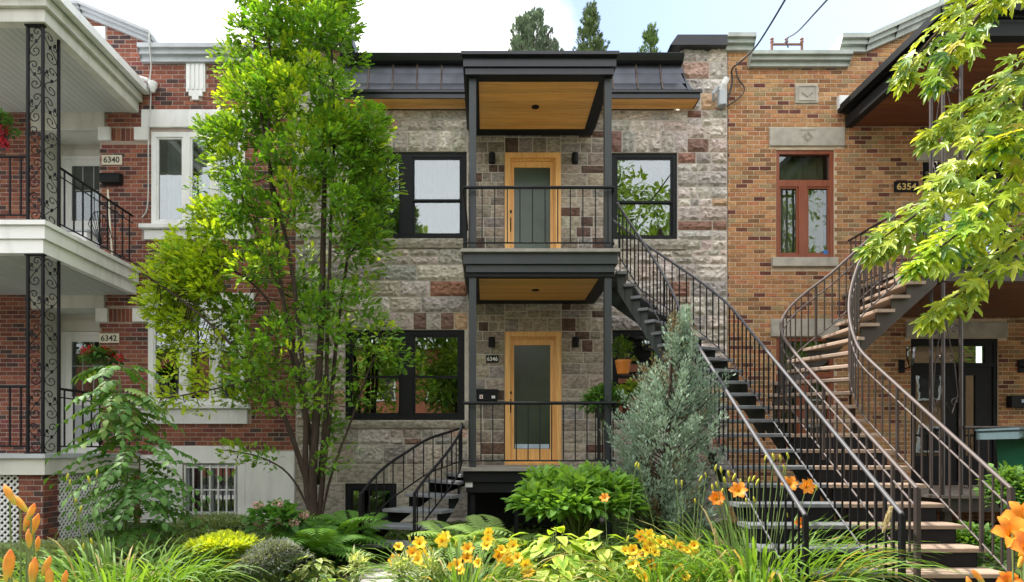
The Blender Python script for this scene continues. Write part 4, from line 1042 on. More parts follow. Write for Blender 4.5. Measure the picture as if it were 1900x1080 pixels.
boards(2.235, RX + .09, 9.6, RY + .08, W - .05, 20)
for i in range(16): MB().box(RX - .1, 14, RY - .05 + i * .155, RY - .05 + i * .155 + .149, -.64, -.6).build('deck_board', 'greywood', rp)
bx('lower_fascia', 'brownmetal', rp, RX, 14, RY, W - .05, -.82, -.643)
for i in range(5): MB().box(RX + .1 + i * 1.2, RX + .2 + i * 1.2, RY + .1, RY + .2, -1.5, -.825).build('support', 'brownmetal', rp)
for z0, z1 in ((2.621, zr - .021), (-.599, 2.234)):
    cxx, cyy = RX + .05, RY + .06
    c = MB()
    for x, y in ((cxx, cyy), (cxx + .24, cyy), (cxx, cyy + .24)): c.tube([(x, y, z0), (x, y, z1)], .024, 8)
    c.box(cxx, cxx + .24, cyy - .01, cyy + .01, z1 - .2, z1 - .17); cc_ = c.build('column', 'brownmetal', rp)
    q = MB()
    for dx, dy in ((1, 0), (0, 1)):
        f = lambda u, z: (cxx + dx * u, cyy + dy * u, z)
        zm = (z0 + z1) / 2
        for zz, sg in ((z0 + .8, 1), (z0 + 1.25, -1), (z1 - 1.0, 1), (z1 - .6, -1)):
            q.tube([f(.07 + (u - .07) * sg if sg > 0 else .17 - (u - .07), z) for u, z in spiral(.075, zz, .06, R(-90), 1.1, 1)], .008, 4)
        q.tube([f(u, z) for u, z in ((.02, z1 - .25), (.05, z1 - .6), (.16, z1 - 1.1), (.2, z1 - 1.5), (.12, z1 - 1.75), (.04, z1 - 1.6))], .008, 4)
    q.build('scrollwork', 'brownmetal', cc_)
flat_rail(rp, (RX + .32, RY + .04), (12, RY + .04), 2.62, 3.52, 'brownmetal', n=44, rt=.02)
flat_rail(rp, (RX + .05, 9.95), (RX + .05, W - .06), 2.62, 3.52, 'brownmetal', n=9, rt=.02)
flat_rail(rp, (RX + .32, RY + .04), (12, RY + .04), -.6, .30, 'brownmetal', n=44, rt=.02)

# ================================================================== things fixed to the walls
def text_obj(s, h, m, parent, cx, cz, y, wide=None, name='number', bold=.0, depth=.002):
    cu = bpy.data.curves.new('t', 'FONT'); cu.body = s; cu.size = 1; cu.extrude = .0; cu.align_x = 'LEFT'; cu.offset = bold
    ob = bpy.data.objects.new('t', cu); col.objects.link(ob); dg = bpy.context.evaluated_depsgraph_get(); dg.update()
    me = bpy.data.meshes.new_from_object(ob.evaluated_get(dg)); bpy.data.objects.remove(ob)
    v = np.array([q.co[:] for q in me.vertices]); lo, hi = v.min(0), v.max(0); sc_ = h / (hi[1] - lo[1]); sx = sc_ if wide is None else wide / (hi[0] - lo[0])
    mb = MB(); fs = [tuple(p.vertices) for p in me.polygons]
    mb.v = [((a[0] - (lo[0] + hi[0]) / 2) * sx + cx, y, (a[1] - (lo[1] + hi[1]) / 2) * sc_ + cz) for a in v]; mb.f = fs; mb.c = [None] * len(mb.v)
    bpy.data.meshes.remove(me)
    return mb.build(name, m, parent)
def plate(txt, r, m, im, label, y=W - .012, wide=.8, hh=.62, bold=.02):
    t = thing('house_number', label, 'house number', ((r[0] + r[1]) / 2, y, r[2]), 'house number plates')
    MB().bbox(r[0], r[1], y - .012, y + .008, r[2], r[3], .004).build('plate', m, t)
    text_obj(txt, (r[3] - r[2]) * hh, im, t, (r[0] + r[1]) / 2, (r[2] + r[3]) / 2, y - .0145, (r[1] - r[0]) * wide, bold=bold)
def XR(a, b, c_, d): return (X(a), X(b), Z(d), Z(c_))
plate('6340', XR(190, 227, 288.5, 306.5), 'plate_cream', 'ink', 'cream number plate reading 6340 beside the upper white door')
plate('6342', XR(185, 222, 619, 636.5), 'plate_cream', 'ink', 'cream number plate reading 6342 beside the lower white door')
plate('6346', XR(902, 925, 660, 673), 'iron', 'whiteink', 'small black number plate reading 6346 left of the lower wooden door', y=W - .035, wide=.85, hh=.6)
plate('6354', XR(1658, 1703, 337, 357), 'iron', 'gold', 'black number plate with gold digits 6354 on the buff brick')
def wall_lamp(x, z, label, y=W - .02):
    t = thing('wall_lamp', label, 'wall lamp', (x, y, z - .1), 'black cylinder wall lamps')
    MB().tube([(x, y, z + .03), (x, y - .02, z + .03)], .05, 14).build('wall_mount', 'iron', t)
    MB().tube([(x, y - .02, z + .03), (x, y - .09, z + .03)], .014, 6).build('arm', 'iron', t)
    MB().lathe(x, y - .1, [(.052, z - .085), (.056, z - .08), (.056, z + .07), (.045, z + .085), (.01, z + .09)], 16).build('shade', 'iron', t)
wall_lamp(X(913), Z(299), 'black cylinder wall lamp left of the upper wooden door')
wall_lamp(X(1065), Z(299), 'black cylinder wall lamp right of the upper wooden door')
wall_lamp(X(912.5), Z(637), 'black cylinder wall lamp left of the lower wooden door')
wall_lamp(X(1066), Z(637), 'black cylinder wall lamp right of the lower wooden door')
t = thing('mailbox', 'wide black mailbox with two small stickers left of the lower wooden door', 'mailbox', (X(903), W - .1, Z(745)), 'mailboxes')
MB().bbox(X(884), X(923), W - .14, W - .02, Z(745), Z(727), .008).build('box', 'black', t)
MB().prof(X(883), X(924), [(W - .155, Z(729)), (W - .155, Z(725)), (W - .02, Z(722)), (W - .02, Z(727) + .002), (W - .141, Z(727) + .002)]).build('lid', 'black', t)
bx('red_sticker', 'whiteink', t, X(890), X(896), W - .1455, W - .1412, Z(741), Z(734)); bx('red_mark', 'red_mark', t, X(891.5), X(894.5), W - .148, W - .146, Z(739.5), Z(735.5))
bx('white_sticker', 'whiteink', t, X(912), X(918.5), W - .1455, W - .1412, Z(740.5), Z(735.5))
t = thing('mailbox', 'black wall mailbox below the 6340 plate', 'mailbox', (X(210), W - .1, Z(345)), 'mailboxes')
MB().prof(X(193), X(229), [(W - .13, Z(343)), (W - .15, Z(331)), (W - .12, Z(326)), (W - .01, Z(324)), (W - .01, Z(345))]).build('box', 'black', t)
MB().tube([(X(196), W - .1, Z(346)), (X(200), W - .14, Z(349)), (X(222), W - .14, Z(349)), (X(226), W - .1, Z(346))], .006, 4).build('newspaper_hook', 'iron', t)
t = thing('mailbox', 'dark mailbox on the shaded brick right of the lower black door', 'mailbox', (X(1884), W - .1, Z(757)), 'mailboxes')
MB().bbox(X(1866), X(1903), W - .13, W - .01, Z(757), Z(735), .006).build('box', 'iron', t); bx('paper_slip', 'sticker', t, X(1884), X(1897), W - .136, W - .131, Z(748), Z(742))
# carriage lamps by the right door
for px, lb in ((1672, 'black carriage lamp with glass shade left of the shaded black door'), (1893, 'black carriage lamp with glass shade right of the shaded black door')):
    t = thing('wall_lamp', lb, 'wall lamp', (X(px), W - .02, Z(690)), 'carriage lamps')
    MB().bbox(X(px) - .05, X(px) + .05, W - .03, W - .008, Z(692), Z(668), .005).tube([(X(px), W - .03, Z(680)), (X(px), W - .12, Z(686)), (X(px) + .06, W - .16, Z(682))], .012, 6).build('bracket', 'iron', t)
    MB().lathe(X(px) + .06, W - .16, [(.03, Z(680)), (.06, Z(668)), (.07, Z(648)), (.06, Z(645))], 12).build('glass_shade', 'glass2', t)
# meter and service entrance at the party wall
t = thing('service_floodlights', 'grey service box and white floodlight heads on the stone near the brick', 'floodlight', (X(1334), W - .05, Z(205)))  # service box with floodlight heads
MB().bbox(X(1328), X(1343), W - .16, W - .04, Z(203), Z(174), .015).build('meter_box', 'greytrim', t)
MB().tube([(X(1334), W - .08, Z(176)), (X(1337), W - .16, Z(165)), (X(1342), W - .18, Z(156))], .05, 10).build('floodlight_head', 'whitewall', t)
MB().tube([(X(1322), W - .06, Z(190)), (X(1318), W - .16, Z(182)), (X(1326), W - .2, Z(172))], .028, 8).build('floodlight_head', 'greytrim', t)
t = thing('floodlight', 'white floodlight under the left gable beside the porch gutter', 'floodlight', (X(288), W - .1, Z(180)))
MB().lathe(X(290), W - .12, [(.03, Z(178)), (.06, Z(170)), (.075, Z(161)), (.07, Z(160))], 12).build('lamp_head', 'white', t)
MB().tube([(X(286), W, Z(158)), (X(278), W - .1, Z(154)), (X(268), W - .13, Z(152)), (X(272), W - .15, Z(160))], .035, 8).build('second_lamp_head', 'white', t)
def cable(name, pts, r, m, label):
    o = MB().tube(smooth(pts, 3), r, 6).build(name, m); settag(o, label, 'cable', 'wires and cables'); return o
cable('service_cable', [(X(1537, 6), 6.0, Z(-8, 6)), (X(1480, 9), 9, Z(62, 9)), (X(1430, 10), 10.6, Z(100, 10.6)), (X(1395, 11), 11, Z(135, 11)), (X(1364, 11.15), 11.15, Z(170, 11.15))], .012, 'cable', 'black wire dropping from the upper right sky to the brick pier') if False else None
cable('service_cable', [(X(1460, 8), 8.0, Z(-6, 8)), (X(1430, 9), 9, Z(45, 9)), (X(1400, 10), 10, Z(92, 10)), (X(1370, 10.9), 10.9, Z(118, 10.9)), (X(1356, 11.15), 11.15, Z(128, 11.15)), (X(1360, 11.2), 11.2, Z(148, 11.2)), (X(1352, 11.2), 11.2, Z(182, 11.2)), (X(1338, 11.1), 11.1, Z(204, 11.1))], .014, 'cable', 'thick black service wire sweeping down to the meter box')
cable('service_cable', [(X(1538, 8), 8.0, Z(-4, 8)), (X(1505, 9.5), 9.5, Z(32, 9.5)), (X(1478, 10.8), 10.8, Z(62, 10.8)), (X(1466, 11.4), 11.6, Z(72, 11.6)), (X(1487, 11.4), 11.9, Z(88, 11.9))], .013, 'cable', 'thinner black wire reaching the insulator bracket on the roof')
cable('service_cable', [(X(1364), W - .03, Z(128)), (X(1366), W - .05, Z(150)), (X(1382), W - .05, Z(166)), (X(1372), W - .06, Z(184)), (X(1346), W - .08, Z(202))], .011, 'cable', 'short looping black wire on the brick pier')
cable('wall_cable', [(X(291), 11.05, Z(76)), (X(290), 11.06, Z(100)), (X(287), 11.2, Z(125)), (X(280), W - .04, Z(150)), (X(282), W - .04, Z(170)), (X(283), W - .06, Z(200)), (X(280), W - .08, Z(240)), (X(278), W - .05, Z(300)), (X(277), W - .03, Z(390)), (X(265), W - .03, Z(405))], .011, 'cable_w', 'pale cable running down the red brick beside the white window')
t = thing('insulator_bracket', 'brown iron bracket with three insulators above the low cornice', 'bracket', (X(1462, 12), 12, Z(90, 12)))
Yb = 12.0
MB().box(X(1432, Yb), X(1488, Yb), Yb, Yb + .03, Z(83, Yb), Z(80, Yb)).box(X(1487, Yb), X(1490, Yb), Yb - .01, Yb + .04, Z(118, Yb), Z(72, Yb)).box(X(1431, Yb), X(1434, Yb), Yb - .01, Yb + .04, Z(118, Yb), Z(74, Yb)).build('crossarm', 'terracotta', t)
for px in (1433, 1460, 1488.5): MB().lathe(X(px, Yb), Yb + .015, [(.02, Z(79, Yb)), (.035, Z(77, Yb)), (.02, Z(74, Yb)), (.035, Z(72, Yb)), (.015, Z(69, Yb))], 10).build('insulator', 'terracotta', t)
# recycling bins beside the right porch
def bin_(px, Y, zt, lab, s=1.0, rot=0):
    t = thing('wheelie_bin', lab, 'recycling bin', (X(px, Y), Y, gz(Y)), 'bins by the right porch')
    x, wz = X(px, Y), zt
    q = MB(); b, tp = .23 * s, .29 * s; z0 = wz - 1.0 * s
    q.v = [(x + a * b, Y + c_ * b, z0) for a, c_ in ((-1, -1), (1, -1), (1, 1), (-1, 1))] + [(x + a * tp, Y + c_ * tp, wz - .12) for a, c_ in ((-1, -1), (1, -1), (1, 1), (-1, 1))]
    q.c = [None] * 8; q.f = [(0, 1, 5, 4), (1, 2, 6, 5), (2, 3, 7, 6), (3, 0, 4, 7), (3, 2, 1, 0), (4, 5, 6, 7)]
    q.build('body', 'green_bin', t)
    l = MB().bbox(x - .5 * s, x + .42 * s, Y - .36 * s, Y + .33 * s, wz - .118, wz - .012, .02).box(x - .515 * s, x + .43 * s, Y - .375 * s, Y + .34 * s, wz - .011, wz + .012).build('lid', 'lid', t)
    bx('label', 'sticker', l, x - .45 * s, x - .3 * s, Y - .369 * s, Y - .362 * s, wz - .1, wz - .03)
    for a in (-1, 1): MB().tube([(x + a * .26, Y + .2, z0 + .09), (x + a * .2, Y + .2, z0 + .09)], .09, 12).build('wheel', 'iron', t)
bin_(1925, 8.1, Z(797, 8.1), 'green bin with blue grey lid and pale sticker, at the right edge', 1.0)
# broom and pots on the porches
t = thing('broom', 'broom with a pale handle leaning on the brick of the upper left porch', 'broom', (X(208, 11), 11, 3.04))
MB().tube([(X(200, 11.2), 11.2, Z(352, 11.2)), (X(208, 11), 11, 3.2)], .014, 6).build('handle', 'plate_cream', t)
MB().box(X(208, 11) - .13, X(208, 11) + .13, 10.96, 11.04, 3.05, 3.2).build('bristles', 'charcoal', t)
t = thing('storage_box', 'low white box standing behind the upper left porch rail', 'box', (X(238, 10.9), 10.9, 3.04))
MB().bbox(-6.75, -6.4, 10.7, 10.95, 3.045, 3.5, .01).build('box', 'white', t); bx('lid', 'greytrim', t, -6.77, -6.38, 10.68, 10.97, 3.502, 3.53)
# ================================================================== plants
G1, G2, GY = (.04, .125, .016), (.13, .32, .03), (.46, .58, .03)
def P3(px, py, Y): return np.array([X(px, Y), Y, Z(py, Y)])
def poly_in(poly, x, y):
    ins = False; n = len(poly); j = n - 1
    for i in range(n):
        if (poly[i][1] > y) != (poly[j][1] > y) and x < (poly[j][0] - poly[i][0]) * (y - poly[i][1]) / (poly[j][1] - poly[i][1]) + poly[i][0]: ins = not ins
        j = i
    return ins
def stems(name, m, parent, lines, n=6):
    q = MB()
    for pts, r0, r1 in lines:
        sp = smooth(pts, 2); k = len(sp)
        q.tube(sp, [r0 + (r1 - r0) * (i / (k - 1)) for i in range(k)], n)
    return q.build(name, m, parent, smooth=True)

# ---- big upright tree in front of the wall between the red brick and the stone house
TY = 9.45
tree = thing('tree', 'tall leafy tree with many slim stems before the red brick and stone walls', 'tree', (X(580, TY), TY, gz(TY)))
S = []
def stem(pts, r0, r1, dy=0, dy2=0):
    n = len(pts); S.append(([(X(a, TY), TY + dy + (dy2 - dy) * i / (n - 1), Z(b, TY)) for i, (a, b) in enumerate(pts)], r0, r1))
stem([(585, 1000), (578, 900), (585, 800), (592, 690), (598, 560), (600, 420), (604, 280), (590, 120), (585, -60)], .075, .015)
stem([(580, 980), (566, 880), (572, 760), (560, 620), (545, 480), (510, 340), (490, 200), (480, 60)], .05, .012, 0, -.25)
stem([(590, 980), (600, 860), (612, 740), (622, 600), (640, 470), (650, 330), (640, 180)], .042, .01, 0, .3)
stem([(583, 940), (560, 850), (530, 760), (480, 690), (420, 620), (350, 560), (290, 520)], .035, .008, 0, -.4)
stem([(586, 950), (575, 800), (545, 650), (520, 540), (470, 430), (430, 330), (410, 240)], .036, .008, 0, .2)
stem([(596, 960), (618, 870), (660, 770), (690, 680), (720, 640), (745, 670)], .022, .006, 0, -.3)
stem([(580, 960), (545, 880), (500, 850), (455, 838), (425, 835)], .018, .005, 0, -.3)
stem([(588, 900), (604, 760), (606, 640), (612, 520), (616, 400), (625, 250), (620, 100), (615, -60)], .036, .01, .1, -.2)
stem([(578, 930), (540, 800), (505, 700), (440, 720), (380, 735), (330, 745)], .022, .006, 0, -.5)
stem([(570, 800), (535, 640), (500, 560), (440, 500), (360, 470)], .028, .008, 0, .3)
stem([(560, 700), (528, 560), (522, 430), (505, 300), (520, 150), (500, 10)], .03, .01, -.1, -.35)
stem([(640, 470), (680, 420), (715, 330), (722, 290)], .02, .006, .2, 0)
stems('trunk', 'bark', tree, S, 8)
crown_poly = [(430, -90), (650, -90), (660, 40), (672, 110), (698, 150), (700, 215), (732, 290), (728, 360), (708, 430), (722, 500), (690, 545), (705, 575), (668, 640), (650, 700), (640, 800), (600, 830), (575, 760), (480, 760), (440, 740), (330, 770), (272, 740), (285, 640), (262, 585), (246, 520), (300, 500), (330, 420), (372, 400), (385, 300), (378, 220), (415, 180), (400, 110), (428, 60)]
segs = [(np.array(p[i]), np.array(p[i + 1])) for p, _, _ in S for i in range(len(p) - 1)]
def near_seg(c):
    best = None
    for a, b in segs:
        t = np.clip(np.dot(c - a, b - a) / max(1e-9, np.dot(b - a, b - a)), 0, 1); p = a + (b - a) * t; d = np.linalg.norm(c - p)
        if best is None or d < best[0]: best = (d, p)
    return best[1]
pos, tip, nrm, siz, colr = [], [], [], [], []
twl = []
ncl = 0; tries = 0
extra = [(428, 838), (440, 846), (470, 842), (500, 852), (748, 668), (735, 655), (716, 604), (708, 625), (690, 662), (722, 648), (665, 735), (600, 860), (630, 840), (455, 700), (400, 725), (345, 742), (330, 735), (372, 705)]
while ncl < 425 and tries < 9000:
    tries += 1
    ex = extra.pop() if extra else None
    px, py = ex or (random.uniform(240, 745), random.uniform(-90, 830))
    if not ex and not poly_in(crown_poly, px, py): continue
    dens = .95 if py < 470 else .8 if py < 600 else .62 if py < 700 else .42
    if noise.noise(Vector((px / 60, py / 60, 4.2))) < -.08: dens *= .2
    if py > 600 and 430 < px < 670: dens = .8
    if px < 450 and 440 < py < 600: dens = 1.3
    if 505 < px < 640 and 330 < py < 480: dens *= .55
    if 470 < py < 600 and 455 < px < 560: dens *= .5
    if py > 470 and px > 600: dens *= .7
    if random.random() > dens and not ex: continue
    w_ = 170 if py < 480 else 150; cxp = 560 if py < 400 else 520
    off = abs(px - cxp) / w_; dep = .95 * math.sqrt(max(.08, 1 - min(1, off) ** 2))
    Y = TY + random.uniform(-1, 1) * dep * .95
    if ex: Y = TY - .3 + random.uniform(-.1, .1)
    if py < 470: px = 552 + (px - 552) * (.88 if py < 210 else .97)
    c = P3(px, py, Y); ncl += 1
    nl = random.randint(66, 110); r = random.uniform(.14, .26)
    if py > 600: nl = random.randint(26, 48); r *= .95
    src = near_seg(c); mid = (src + c) / 2 + np.array([0, 0, -.08]); twl.append(([tuple(src), tuple(mid), tuple(c)], .008, .003))
    out = norm(c - np.array([X(cxp, TY), TY, c[2] - .35]))
    d = rnd3(nl); rad = r * rng.uniform(.45, 1.0, nl) ** .6
    pp = c + d * rad[:, None] * np.array([1.1, 1.1, .85])
    tt = d * .7 + out * .5 + rnd3(nl) * .45 + np.array([0, 0, .15])
    nn = norm(np.array([0, -.25, 1.0]) + rnd3(nl) * .55 + d * .35)
    # yellow of young leaves, with sunlight painted in on the outside left
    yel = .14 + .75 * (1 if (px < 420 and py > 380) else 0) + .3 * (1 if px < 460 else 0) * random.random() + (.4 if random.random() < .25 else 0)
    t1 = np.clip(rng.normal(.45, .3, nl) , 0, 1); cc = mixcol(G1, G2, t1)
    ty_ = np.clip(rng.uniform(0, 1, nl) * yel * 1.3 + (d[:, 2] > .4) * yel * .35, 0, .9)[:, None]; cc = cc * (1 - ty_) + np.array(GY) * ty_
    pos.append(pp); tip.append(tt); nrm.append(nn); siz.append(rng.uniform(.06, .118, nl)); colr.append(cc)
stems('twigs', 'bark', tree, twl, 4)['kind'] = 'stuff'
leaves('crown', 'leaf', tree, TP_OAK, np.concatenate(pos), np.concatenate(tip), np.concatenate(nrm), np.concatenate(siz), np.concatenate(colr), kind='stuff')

# ---- silver maple branch overhead, upper right (nearest thing to the lens)
MY = 3.3
mp_ = thing('maple_branch', 'silver maple branches with big lobed yellow green leaves hanging in from the upper right', 'tree branch', (X(2150, MY), MY, Z(100, MY)))
BR = [([(2050, -80), (1930, -40), (1850, -5), (1780, 22), (1700, 18), (1655, 5)], -.3, 80, 46), ([(1850, -5), (1800, 40), (1765, 85), (1735, 120), (1700, 175)], -.15, 60, 40), ([(1860, -30), (1790, 10), (1745, 60), (1730, 95)], .2, 46, 40),
      ([(2100, 60), (1960, 100), (1880, 170), (1820, 250), (1770, 330), (1720, 385), (1660, 425), (1628, 450)], 0, 210, 66),
      ([(2100, 0), (1980, 60), (1900, 120), (1850, 160), (1790, 200)], .25, 80, 60), ([(2100, 100), (1980, 180), (1910, 260), (1850, 330), (1800, 400), (1740, 450), (1690, 485), (1655, 505)], -.2, 150, 54),
      ([(2120, 260), (2000, 330), (1920, 400), (1860, 460), (1800, 520), (1745, 560), (1705, 590)], -.1, 130, 38), ([(2100, 190), (1980, 260), (1910, 330), (1880, 390), (1840, 440)], .3, 110, 60), ([(1900, 130), (1860, 220), (1830, 290), (1790, 300)], -.25, 80, 60)]
lines = []; LP = []
for pts, dy, cnt, spread in BR:
    n = len(pts); P = [(X(a, MY), MY + dy * (.3 + .7 * i / (n - 1)), Z(b, MY)) for i, (a, b) in enumerate(pts)]
    lines.append((P, .014, .003)); sp = smooth(P, 2); k = len(sp)
    cnt = int(cnt * 1.45)
    for j in range(cnt):
        f = (j + random.random()) / cnt * (k - 1); i = min(k - 2, int(f)); a, b = np.array(sp[i]), np.array(sp[i + 1]); c = a + (b - a) * (f - i)
        d = norm(b - a); s = spread / F * MY; taper = min(1, (1.08 - f / (k - 1)) * 2.2)
        side = rnd3(1)[0]; c = c + side * np.array([.8, .9, .8]) * s * taper * random.uniform(.15, 1) + np.array([0, 0, -.12 * s])
        LP.append((c, norm(d * random.uniform(.5, 1.1) + side * .45 + np.array([-.15, 0, -.45])), norm(np.array([-.25, -.55, .8]) + rnd3(1)[0] * .45), random.uniform(.055, .10)))
stems('branch', 'bark', mp_, lines, 6)
LPs = sorted(LP, key=lambda q: q[0][1]); first, restl = LPs[:300], LPs[300:]
protos = []
for i in range(8):
    t_ = i / 7; c = np.array((.14, .32, .03)) * (1 - t_) + np.array((.48, .58, .05)) * t_
    if i == 7: c = np.array((.46, .40, .05))
    if i == 0: c = np.array((.05, .13, .03))
    if i == 1: c = np.array((.09, .22, .04))
    me = bpy.data.meshes.new('leaf'); me.from_pydata(TP_MAPLE[0].tolist(), [], TP_MAPLE[1])
    at = me.color_attributes.new('Col', 'FLOAT_COLOR', 'POINT'); at.data.foreach_set('color', np.array([(*c, 1)] * len(me.vertices), 'f').ravel()); me.materials.append(M['leafbright']); me.shade_smooth(); protos.append(me)
def frame(tip, nrm):
    b = norm(np.cross(tip, nrm)); n = np.cross(b, tip); return Matrix(((b[0], tip[0], n[0]), (b[1], tip[1], n[1]), (b[2], tip[2], n[2])))
def leaf_obj(name, me, parent, c, tip, nr, s):
    ob = bpy.data.objects.new(name, me); col.objects.link(ob); place(ob, Vector(c), parent); ob.rotation_euler = frame(tip, nr).to_euler(); ob.scale = (s, s, s); return ob
for c, tp, nr, s in first: leaf_obj('leaf', random.choices(protos, [2, 3, 3, 2, 3, 3, 3, 1])[0], mp_, c, tp, nr, s)
if restl: leaves('leaf_mass', 'leafbright', mp_, TP_MAPLE, [q[0] for q in restl], [q[1] for q in restl], [q[2] for q in restl], [q[3] for q in restl], mixcol((.11, .23, .03), (.46, .52, .05), rng.uniform(0, 1, len(restl))), kind='stuff')

# the rest of the maple's crown, right of the picture
TR = []; pos, tip, nrm, siz, colr = [], [], [], [], []; L = [([(6.6, 2.2, -1.6), (6.5, 2.3, 1.5), (6.0, 2.8, 4.2), (5.0, 3.2, 6.5)], .24, .08), ([(6.5, 2.3, 2.0), (5.6, 2.9, 3.0), (5.0, 3.2, 3.3), (X(2100, MY), MY, Z(60, MY))], .10, .02), ([(6.2, 2.6, 3.5), (7.5, 3.5, 6)], .12, .04)]
for i in range(260):
    c = np.array([random.uniform(3.2, 9.5), random.uniform(.5, 6.0), random.uniform(2.2, 7.2)])
    if not (c[0] / c[1] > 1.12 or c[2] / c[1] > 1.05) or c[0] - .6 < .25 * c[1]: continue
    nl = 34; d = rnd3(nl); pos.append(c + d * .42 * rng.uniform(.4, 1, nl)[:, None]); tip.append(d + np.array([0, 0, -.4])); nrm.append(norm(np.array([0, 0, 1.0]) + rnd3(nl) * .6)); siz.append(rng.uniform(.1, .16, nl)); colr.append(mixcol((.08, .18, .02), (.22, .34, .04), rng.uniform(0, 1, nl)))
stems('trunk', 'bark', mp_, L, 8)
leaves('crown', 'leafbright', mp_, TP_OAK, np.concatenate(pos), np.concatenate(tip), np.concatenate(nrm), np.concatenate(siz), np.concatenate(colr), kind='stuff')

# ---- blue green juniper in front of the dark staircase
JY = 7.75
ju = thing('juniper', 'feathery blue green juniper with a narrow top in front of the dark staircase', 'juniper', (X(1240, JY), JY, gz(JY)))
prof_j = [(545, 1254, 3), (600, 1262, 12), (650, 1262, 30), (700, 1254, 56), (760, 1236, 88), (830, 1232, 88), (900, 1228, 88), (950, 1222, 92), (990, 1225, 84)]
def jp(py): return np.interp(py, [a for a, _, _ in prof_j], [b for _, b, _ in prof_j]), np.interp(py, [a for a, _, _ in prof_j], [c for _, _, c in prof_j])
pos, tip, nrm, siz, colr, L = [], [], [], [], [], []
L.append(([(X(1240, JY), JY, gz(JY)), (X(1238, JY), JY, Z(800, JY)), (X(1252, JY), JY, Z(560, JY))], .05, .008))
for i in range(270):
    py = 575 + 420 * random.random() ** .72; cxp, wp = jp(py); a = random.uniform(0, 2 * math.pi); rr = random.uniform(.4, 1.06) * (1.3 if random.random() < .16 else 1)
    wr_ = wp * .92 / F * JY; c = np.array([X(cxp, JY) + math.cos(a) * wr_ * rr, JY + math.sin(a) * wr_ * rr * .9, Z(py, JY)])
    axis = np.array([X(cxp, JY), JY, c[2] - .35 * rr]); L.append(([tuple(axis), tuple((axis + c) / 2 + np.array([0, 0, -.03])), tuple(c)], .01, .003))
    nl = random.randint(80, 110); d = norm(c - axis); dd = rnd3(nl); d = norm(d + np.array([0, 0, .55]))
    al = rng.uniform(-.2, .17, nl)[:, None]
    pos.append(c + d * al + dd * .06 * rng.uniform(.2, 1, nl)[:, None]); tip.append(d * .6 + dd * .75 + np.array([0, 0, .5])); nrm.append(rnd3(nl))
    siz.append(rng.uniform(.03, .075, nl)); br = 1 if random.random() > .09 else 0
    base = mixcol((.14, .215, .15), (.35, .46, .36), np.clip(rng.uniform(.1, .9, nl) + random.uniform(-.15, .25), 0, 1)) if br else mixcol((.14, .10, .05), (.20, .16, .08), rng.uniform(0, 1, nl))
    colr.append(base)
stems('trunk', 'bark', ju, L, 4)
leaves('foliage', 'conifer', ju, TP_SPRAY, np.concatenate(pos), np.concatenate(tip), np.concatenate(nrm), np.concatenate(siz), np.concatenate(colr), kind='stuff')

# ---- conifers behind the roofs
def conifer(px, ytop, wpx, Y, label, col_a, col_b, n=90, base=140):
    t = thing('conifer', label, 'tree', (X(px, Y), Y, gz(12)), 'conifers beyond the roof')
    zt, zb = Z(ytop, Y), Z(base, Y); pos, tip, nrm, siz, colr = [], [], [], [], []
    for i in range(n):
        f = random.random() ** .8; z = zt - (zt - zb) * f; r = wpx / 2 / F * Y * min(1, .22 + 1.3 * f) * random.uniform(.25, 1.1); a = random.uniform(0, 6.28)
        c = np.array([X(px, Y) + r * math.cos(a), Y + r * math.sin(a), z]); nl = 26; dd = rnd3(nl)
        pos.append(c + dd * .12); tip.append(np.array([math.cos(a) * .35, math.sin(a) * .35, 1.0]) + dd * .4); nrm.append(rnd3(nl)); siz.append(rng.uniform(.16, .3, nl)); colr.append(mixcol(col_a, col_b, rng.uniform(0, 1, nl)))
    MB().tube([(X(px, Y), Y, gz(12)), (X(px, Y), Y, zt - .2)], [.14, .03], 6).build('trunk', 'bark', t)
    leaves('crown', 'conifer', t, TP_SPRAY, np.concatenate(pos), np.concatenate(tip), np.concatenate(nrm), np.concatenate(siz), np.concatenate(colr), kind='stuff')
conifer(968, 36, 46, 27, 'wide grey green conifer top above the canopy, left of the group', (.07, .11, .06), (.14, .19, .11), 70)
conifer(990, 18, 66, 28, 'tallest grey green conifer top above the porch canopy', (.07, .11, .06), (.13, .18, .11), 110)
conifer(1018, 52, 42, 27.5, 'thin sparse conifer top right beside the tallest one', (.08, .12, .07), (.16, .2, .13), 38)
conifer(1095, 15, 46, 27, 'dark green narrow conifer above the right end of the canopy', (.05, .09, .03), (.11, .15, .05), 95)
conifer(1207, 55, 30, 27, 'small bright green conifer above the metal roof', (.06, .12, .03), (.12, .18, .05), 50)

